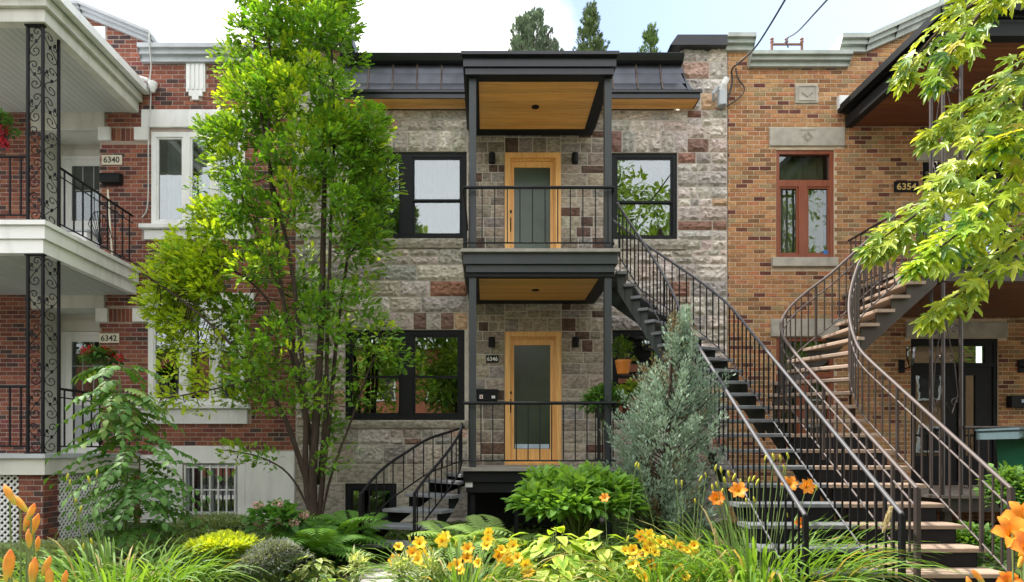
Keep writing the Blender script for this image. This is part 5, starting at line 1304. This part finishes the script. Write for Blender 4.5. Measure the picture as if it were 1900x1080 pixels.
# ---- generic plant makers
def blade_plant(t, name, c, n, L, w, ca, cb, spread=.5, arch=.9, m='leaf', base=.06, kind='stuff'):
    v, f, cl = [], [], []
    for i in range(n):
        a = random.uniform(0, 6.283); l = L * random.uniform(.6, 1.1); r0 = base * math.sqrt(random.random()) * 2
        p = np.array([c[0] + r0 * math.cos(a), c[1] + r0 * math.sin(a), c[2]]); el = R(random.uniform(58, 88)); lean = spread * random.uniform(.35, 1.2)
        k = 7; col_ = mixcol(ca, cb, np.array([random.random()]))[0] * .88 if random.random() > .07 else np.array((.36, .28, .12)); b0 = len(v); sd_ = np.array([-math.sin(a), math.cos(a), 0]); tw = random.uniform(-.5, .5)
        for j in range(k):
            s = j / (k - 1); h = l * (math.sin(el) * s - arch * .62 * lean * s * s * s * 1.5); o = l * (math.cos(el) * s + lean * s * s * .75)
            q = p + np.array([math.cos(a) * o, math.sin(a) * o, max(h, -.02)]); wd = w * (.55 + .9 * s) * (1 - s) ** .55 * (1 if j < k - 1 else 0) + .0008
            sv = sd_ * math.cos(tw) + np.array([0, 0, math.sin(tw)])
            v += [q - sv * wd, q + np.array([0, 0, -wd * .35]), q + sv * wd]; cl += [col_] * 3
        for j in range(k - 1):
            q = b0 + 3 * j; f += [(q, q + 1, q + 4, q + 3), (q + 1, q + 2, q + 5, q + 4)]
    q = MB(); q.v = [tuple(x) for x in v]; q.f = f; q.c = [tuple(x) for x in cl]; return q.build(name, m, t, kind=kind, smooth=True)
def bush(t, name, c, rad, n, tpl, size, ca, cb, up=.7, m='leaf', squash=.8, lumps=14, kind='stuff', hl=None, stemcol='twig', lr=.42):
    c = np.array(c, float); rad = np.array(rad, float); pos, tip, nrm, colr = [], [], [], []; L = []
    for i in range(lumps):
        d = rnd3(1)[0]; d[2] = abs(d[2]) * 1.1 - .15; lc = c + d * rad * random.uniform(.45, .85); nl = n // lumps
        L.append(([(c[0], c[1], c[2] - rad[2] * .9), tuple((lc + c) / 2), tuple(lc)], .008, .003))
        dd = rnd3(nl); dd[:, 2] = np.where(dd[:, 2] < -.3, -dd[:, 2], dd[:, 2]); pp = lc + dd * rad * lr * rng.uniform(.5, 1, nl)[:, None]
        pos.append(pp); tip.append(dd * .8 + d * .3 + rnd3(nl) * .5 + np.array([0, 0, up - .85])); nrm.append(norm(np.array([0, -.1, 1.0]) + rnd3(nl) * .4 + dd * .3))
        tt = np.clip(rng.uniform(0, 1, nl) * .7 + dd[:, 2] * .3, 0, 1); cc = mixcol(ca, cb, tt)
        if hl is not None:
            k = rng.uniform(0, 1, nl) < .15; cc[k] = hl
        colr.append(cc)
    stems('stems', stemcol, t, L, 4)
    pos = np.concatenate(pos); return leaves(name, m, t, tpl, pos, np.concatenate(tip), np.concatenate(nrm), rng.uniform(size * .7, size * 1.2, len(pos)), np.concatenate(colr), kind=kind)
def fern(t, c, n, L, ca, cb, name='frond', wide=.30):
    """each frond its own part with paired leaflets"""
    for i in range(n):
        a = 6.283 * (i + random.random() * .6) / n; l = L * random.uniform(.75, 1.1); k = 20; pos, tip, nrm, siz = [], [], [], []; mid = []
        up_ = random.uniform(.55, .85)
        for j in range(k + 1):
            s = j / k; o = l * (s * .55 + s * s * .38); h = l * (up_ * s * 1.9 - 1.0 * s * s)
            mid.append(np.array([c[0] + math.cos(a) * o, c[1] + math.sin(a) * o, c[2] + h]))
        for j in range(1, k):
            s = j / k; d = norm(mid[j + 1] - mid[j - 1]); sd_ = norm(np.cross(d, [0, 0, 1])); n_ = np.cross(sd_, d); w_ = l * wide * math.sin(math.pi * min(1, s * .85 + .12)) ** .8
            for g in (-1, 1): pos.append(mid[j]); tip.append(sd_ * g + d * .35); nrm.append(n_); siz.append(w_)
        ob = leaves(name, 'leaf', t, TP_NARROW, pos, tip, nrm, siz, mixcol(ca, cb, rng.uniform(0, 1, len(pos)) * .5 + random.random() * .5))
# daylily flower
def lily_mesh(c1, c2, open_=1.0):
    q = MB()
    for i in range(6):
        a = math.radians(60 * i); wd = .40 if i % 2 else .28; ca_, sa = math.cos(a), math.sin(a); b = len(q.v)
        rows = [(0.02, 0, .02, c1), (.12, .32, wd * .45, c1), (.38 * open_, .66, wd, c2), (.78 * open_, .80, wd * .85, c2), (1.05 * open_, .68, .03, c2)]
        for r_, z_, w_, c_ in rows:
            for s_ in (-1, 0, 1): q.v.append((ca_ * r_ - sa * w_ * s_, sa * r_ + ca_ * w_ * s_, z_ - (.05 if s_ == 0 else 0))); q.c.append(c_)
        for j in range(4):
            for s_ in (0, 1): k = b + 3 * j + s_; q.f.append((k, k + 1, k + 4, k + 3))
    for i in range(5): a = i * 1.2; q.tube([(0, 0, .1), (.12 * math.cos(a), .12 * math.sin(a), .85)], .02, 3, c=(.5, .3, .03))
    return q
def mesh_of(q, name, m):
    me = bpy.data.meshes.new(name); me.from_pydata(q.v, [], q.f)
    at = me.color_attributes.new('Col', 'FLOAT_COLOR', 'POINT'); at.data.foreach_set('color', np.array([(*(c or (.5, .5, .5)), 1) for c in q.c], 'f').ravel()); me.materials.append(M[m]); me.shade_smooth(); return me
FL_Y = [mesh_of(lily_mesh((.86, .52, .02), (.90, .66, .04)), 'flower', 'petal'), mesh_of(lily_mesh((.84, .46, .02), (.88, .58, .03), .8), 'flower', 'petal'), mesh_of(lily_mesh((.8, .38, .02), (.85, .46, .02), 1.1), 'flower', 'petal')]
FL_O = [mesh_of(lily_mesh((.84, .42, .03), (.85, .30, .03)), 'flower', 'petal'), mesh_of(lily_mesh((.8, .42, .03), (.82, .24, .02), .85), 'flower', 'petal')]
bq = MB(); bq.lathe(0, 0, [(.03, 0), (.10, .2), (.15, .5), (.13, .78), (.03, 1.0)], 7); bq.c = [(.5, .5, .06)] * len(bq.c); BUD_G = mesh_of(bq, 'bud', 'petal')
bq = MB(); bq.lathe(0, 0, [(.04, 0), (.10, .15), (.15, .5), (.14, .75), (.05, .95), (.01, 1.0)], 8); bq.c = [(.55, .50, .06)] * 16 + [(.72, .36, .05)] * 16 + [(.70, .22, .05)] * 16; BUD_O = mesh_of(bq, 'bud', 'petal')
def obj_dir(name, me, parent, p, d, s):
    ob = bpy.data.objects.new(name, me); col.objects.link(ob); place(ob, Vector([float(q) for q in p]), parent)
    ob.rotation_euler = Vector([float(q) for q in d]).to_track_quat('Z', 'Y').to_euler(); ob.scale = (s, s, s); return ob
def lily(label, px, Y, flowers, me_list, blades=90, L=.5, fs=.055, buds=(), bud=None, group='daylily clumps', ca=(.10, .22, .03), cb=(.22, .36, .05), sp=.7, bs=.07, base=.09, w=.011, cat='daylily'):
    c = (X(px, Y), Y, gz(Y)); t = thing('daylily', label, cat, c, group)
    if blades: blade_plant(t, 'blades', (c[0], c[1], c[2] - .02), blades, L, w, ca, cb, sp, base=base)
    L_ = []
    for lst, ml, s0, nm in ((flowers, me_list, fs, 'flower'), (buds, [bud or BUD_G], bs, 'bud')):
        for f in lst:
            fx, fy = f[:2]; YY = Y + (f[2] if len(f) > 2 else random.uniform(-.22, .22)); p = P3(fx, fy, YY)
            d = norm(np.array([random.uniform(-.5, .5), -.75 - random.random() * .3, random.uniform(.15, .8)])) if nm == 'flower' else norm(np.array([random.uniform(-.45, .45), -.1, 1.0]))
            if nm == 'bud' and len(f) > 3: d = norm(np.array(f[3]))
            b = np.array([c[0] + (p[0] - c[0]) * .35, c[1] + (YY - Y) * .4, c[2]]); L_.append(([tuple(b), tuple(b * .4 + p * .6 + np.array([0, 0, .03])), tuple(p)], .005, .003))
            s = s0 * random.uniform(.85, 1.15) * (f[4] if len(f) > 4 else 1); obj_dir(nm, random.choice(ml), t, p - d * s * .5, d, s)
    if L_: stems('stalks', 'twig', t, L_, 5)
    return t
# yellow daylilies, two clumps at the front
fy1 = [(740, 1015), (733, 1040), (765, 1025), (778, 1008), (783, 1030), (775, 1040), (826, 996), (820, 1003), (868, 1018), (866, 1035), (848, 1048), (838, 1052), (852, 1058), (906, 988), (903, 1012), (888, 1045), (940, 1028), (952, 1012), (960, 1035), (975, 1048), (980, 1060), (930, 1020), (945, 1042), (790, 1045), (905, 1000), (925, 1032)]
lily('orange yellow daylily clump at the front beside the path', 855, 6.15, fy1, FL_Y, 300, .9, .062, [(760, 1000), (846, 1010), (800, 1020), (920, 1008), (880, 1000)], ca=(.08, .18, .03), cb=(.17, .30, .05), base=.2)
fy2 = [(1188, 995), (1204, 992), (1206, 1008), (1175, 1020), (1192, 1030), (1160, 1022), (1174, 1045), (1207, 1048), (1250, 1012), (1262, 1015), (1240, 1010), (1288, 1012), (1290, 1028), (1262, 1055), (1270, 1070), (1195, 1072), (1186, 1062), (1226, 1006), (1215, 1024), (1275, 1020), (1200, 1020)]
lily('golden yellow daylily clump at the front in the middle of the garden', 1222, 6.1, fy2, FL_Y, 300, .88, .062, [(1240, 1035), (1165, 1000), (1255, 1000)], ca=(.09, .2, .03), cb=(.2, .33, .05), base=.2)
# tall orange daylilies over a big strap leaved clump
lily('tall orange daylilies above a big clump of strap leaves beside the stair foot', 1400, 6.2, [(1330, 925, -.1), (1370, 910, 0), (1465, 898, 0), (1497, 903, 0), (1487, 970, -.2)], FL_O, 520, 1.2, .075,
     [(1328, 868), (1338, 872), (1352, 880), (1345, 892), (1390, 890), (1398, 888), (1405, 895), (1322, 905), (1330, 900), (1362, 885), (1420, 850), (1435, 848), (1448, 850), (1455, 868), (1462, 846), (1515, 905), (1385, 930), (1400, 928), (1375, 895), (1460, 955), (1340, 912)], ca=(.08, .18, .03), cb=(.20, .34, .06), sp=.7, base=.34, w=.015)
lily('loose strap leaved daylily with a few yellow buds in front of the juniper', 1275, 6.7, [], FL_O, 130, .8, .06, [(1185, 865), (1255, 895), (1265, 897), (1290, 930), (1300, 888), (1310, 882)], ca=(.11, .22, .03), cb=(.2, .34, .05), sp=.9, base=.15)
lily('single orange daylily flower rising over the bushy green plant', 1135, 6.9, [(1122, 924, -.1)], FL_O, 60, .55, .055, [(1180, 862, 0)], ca=(.11, .2, .03), cb=(.2, .3, .05))
# left grassy clump
lily('bright green strap leaved clump at the left front with yellow green buds', 215, 6.15, [], FL_O, 330, .9, .06, [(125, 885), (130, 895), (180, 878), (165, 890), (170, 1005), (155, 1015), (150, 945), (140, 930)], ca=(.08, .18, .03), cb=(.20, .34, .06), sp=.65, base=.34, w=.015)
lily('grassy green clump right of the bright strap leaves, left front', 320, 6.5, [], FL_O, 220, .8, .06, [], ca=(.09, .19, .03), cb=(.2, .32, .06), sp=.9, base=.2, group='daylily clumps')
# close lilies in the bottom corners
lily('close orange lily buds on pale stalks in the lower left corner', 40, 2.5, [], FL_O, 0, .5, .05,
     [(58, 950, 0, (.45, -.1, 1)), (50, 968, .05, (.3, -.1, 1)), (64, 975, .05, (.35, 0, 1)), (18, 918, 0, (-.5, 0, .9)), (38, 935, .05, (-.6, 0, .7)), (54, 1000, 0, (-.05, 0, 1)), (16, 1050, -.1, (.25, -.2, 1), 1.5), (62, 1060, 0, (.1, 0, 1), 1.2), (86, 1050, 0, (.45, 0, 1), 1.1), (92, 1075, 0, (-.1, 0, 1), 1.1), (120, 1075, .05, (.2, 0, 1), 1), (70, 1010, .1, (.1, 0, 1), .8)], BUD_O, bs=.085, group='close lilies')
lily('large close orange lily blooms in the lower right corner', 1900, 2.5, [(1878, 990, 0, 0, .8), (1900, 962, .1, 0, .8), (1908, 1020, -.1, 0, .95), (1872, 1082, 0, 0, .7)], FL_O, 0, .5, .085, [(1815, 1070, 0, (-.6, 0, .7)), (1800, 1084, 0, (-.4, 0, .9)), (1895, 1040, 0, (.4, 0, 1))], BUD_O, group='close lilies')

# hostas: every leaf a part
HL = []
for ca_, cb_ in (((.24, .38, .04), (.50, .56, .10)), ((.32, .45, .05), (.56, .6, .16)), ((.16, .32, .04), (.38, .48, .07))):
    tv, tf = tpl_simple(.62, .07, .28); q = MB(); q.v = [tuple(p) for p in tv]; q.f = list(tf); q.c = [ca_, cb_, ca_, cb_, cb_, ca_, cb_, cb_]; HL.append(mesh_of(q, 'leaf', 'leaf'))
HV = []
for ca_, cb_ in (((.16, .26, .06), (.60, .62, .32)), ((.2, .3, .07), (.5, .55, .25))):
    tv, tf = tpl_simple(.5, .07, .2); q = MB(); q.v = [tuple(p) for p in tv]; q.f = list(tf); q.c = [ca_, cb_, ca_, cb_, cb_, ca_, cb_, cb_]; HV.append(mesh_of(q, 'leaf', 'leaf'))
def hosta(label, px, Y, n, L, protos, h=.3, rad=.3, group='hostas'):
    c = np.array([X(px, Y), Y, gz(Y)]); t = thing('hosta', label, 'hosta', c, group); S_ = []
    for i in range(n):
        a = random.uniform(0, 6.283); f = math.sqrt((i + .5) / n); d = np.array([math.cos(a), math.sin(a), 0]); p = c + d * rad * f * .8 + np.array([0, 0, h * (1.08 - .75 * f)])
        leaf_obj('leaf', random.choice(protos), t, p, norm(d + np.array([0, 0, -.1 - .55 * f + .3 * random.random()])), norm(np.array([0, 0, 1.0]) + d * .4 + rnd3(1)[0] * .2), L * random.uniform(.75, 1.15))
        S_.append(([tuple(c), tuple((c + p) / 2 + np.array([0, 0, .04])), tuple(p)], .005, .004))
    stems('stalks', 'twig', t, S_, 4)
hosta('broad yellow green hosta left of centre behind the yellow daylilies', 1030, 6.6, 90, .22, HL, .66, .46)
hosta('yellow green hosta under the bushy green plant', 1115, 6.7, 80, .21, HL, .62, .42)
hosta('cream edged hosta at the very front between the two daylily clumps', 1105, 6.2, 110, .12, HV, .40, .40)
hosta('small yellow green hosta at the front edge, left of the cream edged one', 1030, 6.2, 64, .16, HL, .40, .34)
hosta('lime hosta between the fern and the bushy green plant', 985, 6.9, 60, .2, HL, .56, .34)
hosta('low lime hosta at the front right of the left daylily clump', 985, 6.1, 50, .15, HL, .32, .26)
hosta('small cream variegated hosta beside the path', 585, 6.9, 44, .14, HV, .34, .26)
hosta('dark green broad leaf hosta by the path edge', 615, 6.8, 18, .13, [HL[2]], .14, .2)
# bushy green plant, ferns
def B(kind, label, cat, px, Y, group=None): return thing(kind, label, cat, (X(px, Y), Y, gz(Y)), group)
t = B('shrub', 'bushy mid green leafy plant in front of the lower porch deck', 'shrub', 1075, 7.5)
bush(t, 'foliage', P3(1072, 945, 7.5), (.74, .5, .46), 3000, TP_LEAF, .13, (.10, .23, .04), (.26, .46, .09), lumps=44, lr=.34)
for px, Y, lb, n, L in ((850, 7.5, 'pale green fern left under the lower porch deck', 19, .75), (925, 7.4, 'pale green fern right under the lower porch deck', 19, .75)):
    t = B('fern', lb, 'fern', px, Y, 'ferns'); fern(t, (X(px, Y), Y, gz(Y) + .12), n, L, (.16, .27, .07), (.27, .38, .12))
for px, Y, lb, n, L in ((620, 8.2, 'mid green fern between the tree foot and the small stair', 20, .85), (585, 7.6, 'low green fern at the foot of the tall tree', 18, .75), (655, 8.7, 'fern at the back beside the basement window', 16, .75)):
    t = B('fern', lb, 'fern', px, Y, 'ferns'); fern(t, (X(px, Y), Y, gz(Y) + .05), n, L, (.07, .18, .03), (.13, .27, .045))
# hydrangea
t = B('hydrangea', 'pink flowering hydrangea left of the tree foot', 'hydrangea', 515, 7.6)
bush(t, 'foliage', P3(515, 975, 7.6), (.36, .3, .22), 330, TP_OVATE, .12, (.05, .14, .03), (.10, .24, .05), lumps=16)
for px, py in ((478, 938), (516, 935), (564, 955), (482, 972), (510, 968), (545, 970)):
    c = P3(px, py, 7.45 + random.uniform(-.1, .1)); n = 90; d = rnd3(n)
    leaves('flower_head', 'petal', t, TP_OVATE, c + d * .05 * np.array([1.2, 1, .8]), rnd3(n), d, np.full(n, .022), mixcol((.66, .33, .36), (.75, .50, .50), rng.uniform(0, 1, n)))
    stems('stalk', 'twig', t, [([tuple(c + np.array([0, 0, -.45])), tuple(c)], .005, .004)], 4)
# dark purplish barberry like shrub, lime fern-leaf shrub, silver ground shrub
t = B('shrub', 'dark grey green wiry shrub at the front left of the path', 'shrub', 505, 6.6)
bush(t, 'foliage', P3(505, 1050, 6.6), (.36, .3, .24), 3000, TP_NARROW, .05, (.07, .085, .07), (.17, .20, .17), lumps=40)
t = B('shrub', 'lime yellow feathery shrub at the left front', 'shrub', 420, 6.9)
bush(t, 'foliage', P3(420, 1018, 6.9), (.36, .3, .14), 1500, TP_SPRAY, .09, (.26, .34, .02), (.48, .54, .04), lumps=26, lr=.3)
t = B('shrub', 'low silvery green mound in front of the white basement wall', 'shrub', 400, 8.8)
bush(t, 'foliage', P3(402, 985, 8.8), (.66, .45, .22), 5200, TP_LEAF, .04, (.12, .18, .08), (.25, .31, .17), lumps=70, lr=.3)
t = B('shrub', 'grey green spreading mound left of the lime shrub', 'shrub', 350, 7.6)
bush(t, 'foliage', P3(350, 1015, 7.6), (.5, .45, .2), 3200, TP_LEAF, .04, (.11, .16, .06), (.22, .28, .12), lumps=50, lr=.3)
t = B('ground_cover', 'silvery green low ground cover bed in front of the porch lattice', 'ground cover', 60, 7.8)
bush(t, 'foliage', P3(70, 1030, 7.8), (1.15, .9, .14), 6500, TP_LEAF, .045, (.16, .23, .10), (.32, .38, .22), lumps=90, lr=.28)
# small tree with compound leaves (left)
def compound(t, label=None):
    Y = 7.6; base = np.array([X(228, Y), Y, gz(Y)]); Ls = [([tuple(base), tuple(P3(236, 880, Y)), tuple(P3(228, 780, Y)), tuple(P3(222, 700, Y))], .025, .008)]
    PO, TI, NO, SI, CO = [], [], [], [], []
    tiers = [(705, 90, 12), (745, 100, 14), (790, 112, 16), (800, 90, 9), (860, 150, 16), (890, 120, 14), (925, 135, 20), (955, 100, 12)]
    for py, wpx, n in tiers:
        for i in range(n):
            a = 6.283 * (i + random.random()) / n; l = wpx / F * Y * random.uniform(.7, 1.08); s0 = np.array([X(np.interp(py, [700, 800, 900, 990], [222, 230, 238, 228]), Y), Y, Z(py + random.uniform(-30, 34), Y)])
            if py > 840: s0[0] += .12; 
            d = np.array([math.cos(a), math.sin(a) * .8, 0]); k = 9; mid = []
            for j in range(k + 1):
                s = j / k; mid.append(s0 + d * l * s + np.array([0, 0, l * (.28 * s - .52 * s * s)]))
            Ls.append(([tuple(m_) for m_ in mid[::3]], .005, .002))
            young = py < 830 and random.random() < .5
            for j in range(3, k + 1):
                dd = norm(mid[j] - mid[j - 1]); sd_ = norm(np.cross(dd, [0, 0, 1])); nn_ = np.cross(sd_, dd)
                for g in ((-1, 1) if j < k else (0,)):
                    PO.append(mid[j]); TI.append(sd_ * g + dd * (.5 if g else 1) + np.array([0, 0, -.25])); NO.append(nn_ + rnd3(1)[0] * .2); SI.append(random.uniform(.08, .125))
                    c = mixcol((.05, .14, .03), (.11, .23, .05), np.array([random.random()]))[0]
                    if young and random.random() < .6: c = c * .45 + np.array((.26, .36, .09)) * .55
                    CO.append(c)
    stems('trunk', 'twig', t, Ls, 5)
    leaves('crown', 'leaf', t, TP_OVATE, PO, TI, NO, SI, CO, kind='stuff')
compound(thing('small_tree', 'young tree with tiers of paired leaves in front of the white porch', 'tree', (X(228, 7.6), 7.6, gz(7.6))))
# right side greenery
for px, py, Y, r, lb in ((1880, 930, 7.2, (.28, .3, .36), 'leafy green bush at the right edge beside the stair rail'), (1800, 1010, 7.6, (.3, .3, .22), 'low green bush under the brown staircase'), (1600, 1040, 9.2, (.5, .3, .2), 'shaded weedy plants under the staircases')):
    t = B('shrub', lb, 'shrub', px, Y); bush(t, 'foliage', P3(px, py, Y), r, 1100, TP_OVATE, .075, (.06, .15, .03), (.15, .27, .06), lumps=24)
# hanging and potted plants
def flowerpot(label, px, py, Y, pr, ph, potm, rad, n, size, ca, cb, tpl=TP_OVATE, flowers=None, fc=None, cat='potted plant', hang=0, lumps=14):
    c = P3(px, py, Y); t = thing('potted_plant', label, cat, c)
    MB().lathe(c[0], c[1], [(pr * .7, c[2]), (pr * .95, c[2] + ph * .8), (pr, c[2] + ph * .82), (pr, c[2] + ph), (pr * .85, c[2] + ph), (pr * .8, c[2] + ph * .8)], 16).build('pot', potm, t)
    cc = (c[0], c[1], c[2] + ph + rad[2] * .35 - hang); bush(t, 'foliage', cc, rad, n, tpl, size, ca, cb, lumps=lumps, up=.45)
    if flowers:
        for fx, fy in flowers:
            p = P3(fx, fy, Y - .05); k = 70; d = rnd3(k); leaves('flower_head', 'petal', t, TP_OVATE, p + d * .055, rnd3(k), d, np.full(k, .035), mixcol(fc, tuple(q * .7 for q in fc), rng.uniform(0, 1, k)))
            stems('stalk', 'twig', t, [([(c[0], c[1], c[2] + ph), tuple(p)], .004, .003)], 4)
flowerpot('red geranium in a black pot behind the lower left porch rail', 192, 703, 10.2, .13, .2, 'darkpot', (.28, .25, .18), 420, .08, (.05, .13, .03), (.11, .22, .05), flowers=[(158, 652), (170, 648), (195, 650), (205, 656), (222, 664)], fc=(.62, .02, .03))
flowerpot('trailing green plant in a dark hanging pot at the lower porch right post', 1120, 775, 9.75, .15, .25, 'darkpot', (.34, .25, .34), 1100, .07, (.05, .15, .03), (.14, .28, .05), hang=.2, lumps=26)
flowerpot('yellow green plant in a brown pot beside the juniper top', 1168, 768, 9.9, .13, .22, 'terracotta', (.22, .2, .18), 420, .07, (.14, .24, .03), (.3, .4, .06))
flowerpot('round orange glazed pot with thin leaves under the dark staircase', 1156, 694, 10.7, .13, .22, 'orangepot', (.2, .16, .25), 260, .1, (.08, .2, .03), (.2, .34, .05), tpl=TP_NARROW)
flowerpot('red flowers hanging at the upper left porch, on the left edge', -6, 275, 9.3, .14, .2, 'darkpot', (.25, .25, .2), 300, .07, (.05, .13, .03), (.1, .2, .05), flowers=[(6, 238), (3, 252), (8, 268), (2, 262)], fc=(.5, .02, .04))
# grass seed heads
for lb, a, b, Y in (('cream grass seed head among the strap leaves', (1325, 985), (1345, 1075), 5.9), ('second cream seed head leaning right beside the first', (1362, 1040), (1350, 1095), 5.9), ('dry seed head in front of the stair rail post', (1652, 945), (1638, 990), 5.2)):
    pa, pb = P3(*a, Y), P3(*b, Y); t = thing('grass_head', lb, 'grass', (pb[0], Y, gz(Y)), 'cream seed heads'); n = 420; s = rng.uniform(0, 1, n)[:, None]
    d = rnd3(n) * .012; leaves('seed_head', 'petal', t, TP_NARROW, pa + (pb - pa) * s + d * (np.sin(np.pi * (s * .85 + .1))), norm(pa - pb) + d * 30, rnd3(n), np.full(n, .03), mixcol((.50, .42, .24), (.66, .58, .38), rng.uniform(0, 1, n)), kind='stuff')
    stems('stalk', 'twig', t, [([(pb[0], Y, gz(Y)), tuple(pb), tuple(pa)], .003, .002)], 4)
# path slabs
t = thing('garden_path', 'grey stone slab path leading to the small curved stair', 'path', (X(690, 7), 7, gz(7)))
for i in range(7):
    y0 = 5.6 + i * .33; MB().bbox(-1.42 + random.uniform(-.03, .03), -.72 + random.uniform(-.03, .03), y0, y0 + .29, gz(y0) - .05, gz(y0) + .035, .01).build('slab', 'concrete', t)
# pale spiky perennials at the path edge
for px, py, Y in ((660, 1060, 6.2), (745, 1065, 5.9), (800, 1070, 5.8)):
    t = B('perennial', {660: 'pale spiky perennial left of the path', 745: 'pale leafy perennial right of the path', 800: 'pale narrow leaved perennial before the left daylily clump'}[px], 'perennial', px, Y, 'pale perennials')
    bush(t, 'foliage', P3(px, py + 10, Y), (.1, .1, .22), 160, TP_NARROW, .09, (.25, .33, .14), (.45, .5, .28), lumps=10, lr=.5)
# ground cover leaves (uncountable)
n = 27000; x = rng.uniform(-8, 8.5, n); y = rng.uniform(5.2, 11.0, n); keep = ~((x > -1.5) & (x < -.65) & (y < 8)); x, y = x[keep], y[keep]; n = len(x)
zz = np.array([gz(q) for q in y]) + rng.uniform(0, .07, n) + np.where(y < 8.4, rng.uniform(0, .16, n), 0); nn_ = np.sin(x * 1.7 + 1) + np.sin(y * 2.3) * .8
cc = mixcol((.06, .13, .03), (.20, .28, .07), np.clip(rng.uniform(0, 1, n) * .6 + .2 * nn_, 0, 1))
g = leaves('ground_plants', 'leaf', None, TP_OVATE, np.stack([x, y, zz], 1), rnd3(n) * np.array([1, 1, .4]), norm(np.array([0, 0, 1.0]) + rnd3(n) * .5), rng.uniform(.05, .11, n), cc, kind='stuff'); g['label'] = 'low mixed green ground plants covering the garden soil'; g['category'] = 'ground cover'

n = 2600; x = rng.uniform(-5, 7, n); y = rng.uniform(5.0, 11.0, n); zz = np.array([gz(q) for q in y]) + .045
g = leaves('leaf_litter', 'leaf', None, TP_LEAF, np.stack([x, y, zz], 1), rnd3(n) * np.array([1, 1, .15]), norm(np.array([0, 0, 1.0]) + rnd3(n) * .35), rng.uniform(.03, .07, n), mixcol((.16, .10, .05), (.34, .26, .10), rng.uniform(0, 1, n)), kind='stuff'); g['label'] = 'brown fallen leaves scattered over the soil and path'; g['category'] = 'leaf litter'

# ================================================================== across the street (mirrored in the windows)
def far_tree(px, Y, h, r, label):
    t = thing('street_tree', label, 'tree', (px, Y, -1.6), 'trees across the street'); L = [([(px, Y, -1.6), (px + .2, Y, h * .35), (px, Y, h * .8)], .28, .06)]
    pos, tip, nrm, colr = [], [], [], []
    for i in range(120):
        d = rnd3(1)[0]; c = np.array([px, Y, h * .62]) + d * np.array([r, r, h * .42]) * random.uniform(.35, 1); nl = 55; dd = rnd3(nl)
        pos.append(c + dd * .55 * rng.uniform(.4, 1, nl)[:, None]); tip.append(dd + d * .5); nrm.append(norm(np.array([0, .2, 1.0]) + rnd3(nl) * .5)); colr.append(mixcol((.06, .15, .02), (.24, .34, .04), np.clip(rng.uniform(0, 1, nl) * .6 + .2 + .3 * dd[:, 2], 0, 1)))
        if i % 3 == 0: L.append(([(px, Y, h * .3), tuple((c + np.array([px, Y, h * .4])) / 2), tuple(c)], .07, .02))
    stems('trunk', 'bark', t, L, 5)
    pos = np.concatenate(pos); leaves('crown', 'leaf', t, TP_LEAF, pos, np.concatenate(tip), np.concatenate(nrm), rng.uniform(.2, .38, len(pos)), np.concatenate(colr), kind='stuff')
far_tree(9.5, -8.5, 14, 4.2, 'leafy street tree across the road, mirrored in the right windows')
far_tree(5.6, -12, 15.5, 3.6, 'taller street tree across the road, mirrored in the upper right window')
far_tree(-4.5, -13, 12, 2.6, 'slender street tree across the road, mirrored in the upper left window')
far_tree(17, -10, 11, 3.8, 'street tree across the road far to the right, mirrored in the dark door')
far_tree(26, -9, 11, 4, 'farthest street tree on the right across the road')
far_tree(-18, -9, 10, 4, 'farthest street tree on the left across the road')
far_tree(-9.5, -10, 8, 3.2, 'street tree across the road, mirrored in the left windows')
far_tree(-1.5, -15, 6.5, 2.2, 'low street tree across the road before the far brick house')
fh = thing('far_house', 'brick house across the street, mirrored in the lower windows', 'house', (-2, -18, -1.6))
hs_ = []
for i in range(6):
    for z in (-.2, 3.0): hs_.append((-10 + i * 3.2, -8.7 + i * 3.2, z, z + 1.7))
q = MB(); xs2 = sorted({-12, 10, *[a for h_ in hs_ for a in h_[:2]]}); zs2 = sorted({-1.6, 6.2, *[a for h_ in hs_ for a in h_[2:]]})
for i in range(len(xs2) - 1):
    for j in range(len(zs2) - 1):
        cxx, czz = (xs2[i] + xs2[i + 1]) / 2, (zs2[j] + zs2[j + 1]) / 2
        if not any(h_[0] < cxx < h_[1] and h_[2] < czz < h_[3] for h_ in hs_): q.quad((xs2[i], -18, zs2[j]), (xs2[i + 1], -18, zs2[j]), (xs2[i + 1], -18, zs2[j + 1]), (xs2[i], -18, zs2[j + 1]))
q.quad((-12, -18, 6.2), (10, -18, 6.2), (10, -26, 6.2), (-12, -26, 6.2)); q.v = q.v; q.c = [(.36, .13, .08)] * len(q.v); q.build('wall', 'brick', fh)
for a, b, c_, d in hs_: f = MB().rect(a, b, c_, d, .1, -18.1, -17.98).build('window', 'white', fh); bx('pane', 'room', f, a + .1, b - .1, -18.08, -18.06, c_ + .1, d - .1)
MB().box(-12.2, 10.2, -18.1, -17.8, 6.202, 6.5).build('cornice', 'white', fh)

for xa, xb, zt, cl, lb in ((10.3, 34, 6.4, (.40, .24, .13), 'buff brick house row across the street to the right'), (-36, -12.3, 6.0, (.30, .10, .07), 'dark red brick house row across the street to the left')):
    r_ = thing('far_house', lb, 'house', ((xa + xb) / 2, -18, -1.6)); q = MB().box(xa, xb, -26, -18, -1.6, zt); q.c = [cl] * len(q.v); q.build('wall', 'brick', r_)
    for i in range(6):
        for z in (-.2, 3.0): f = MB().rect(xa + 1.5 + i * 3.6, xa + 3 + i * 3.6, z, z + 1.7, .1, -17.99, -17.9).build('window', 'white', r_); bx('pane', 'room', f, xa + 1.6 + i * 3.6, xa + 2.9 + i * 3.6, -17.98, -17.96, z + .1, z + 1.6)
    MB().box(xa - .1, xb + .1, -18.3, -17.9, zt + .002, zt + .3).build('cornice', 'white', r_)
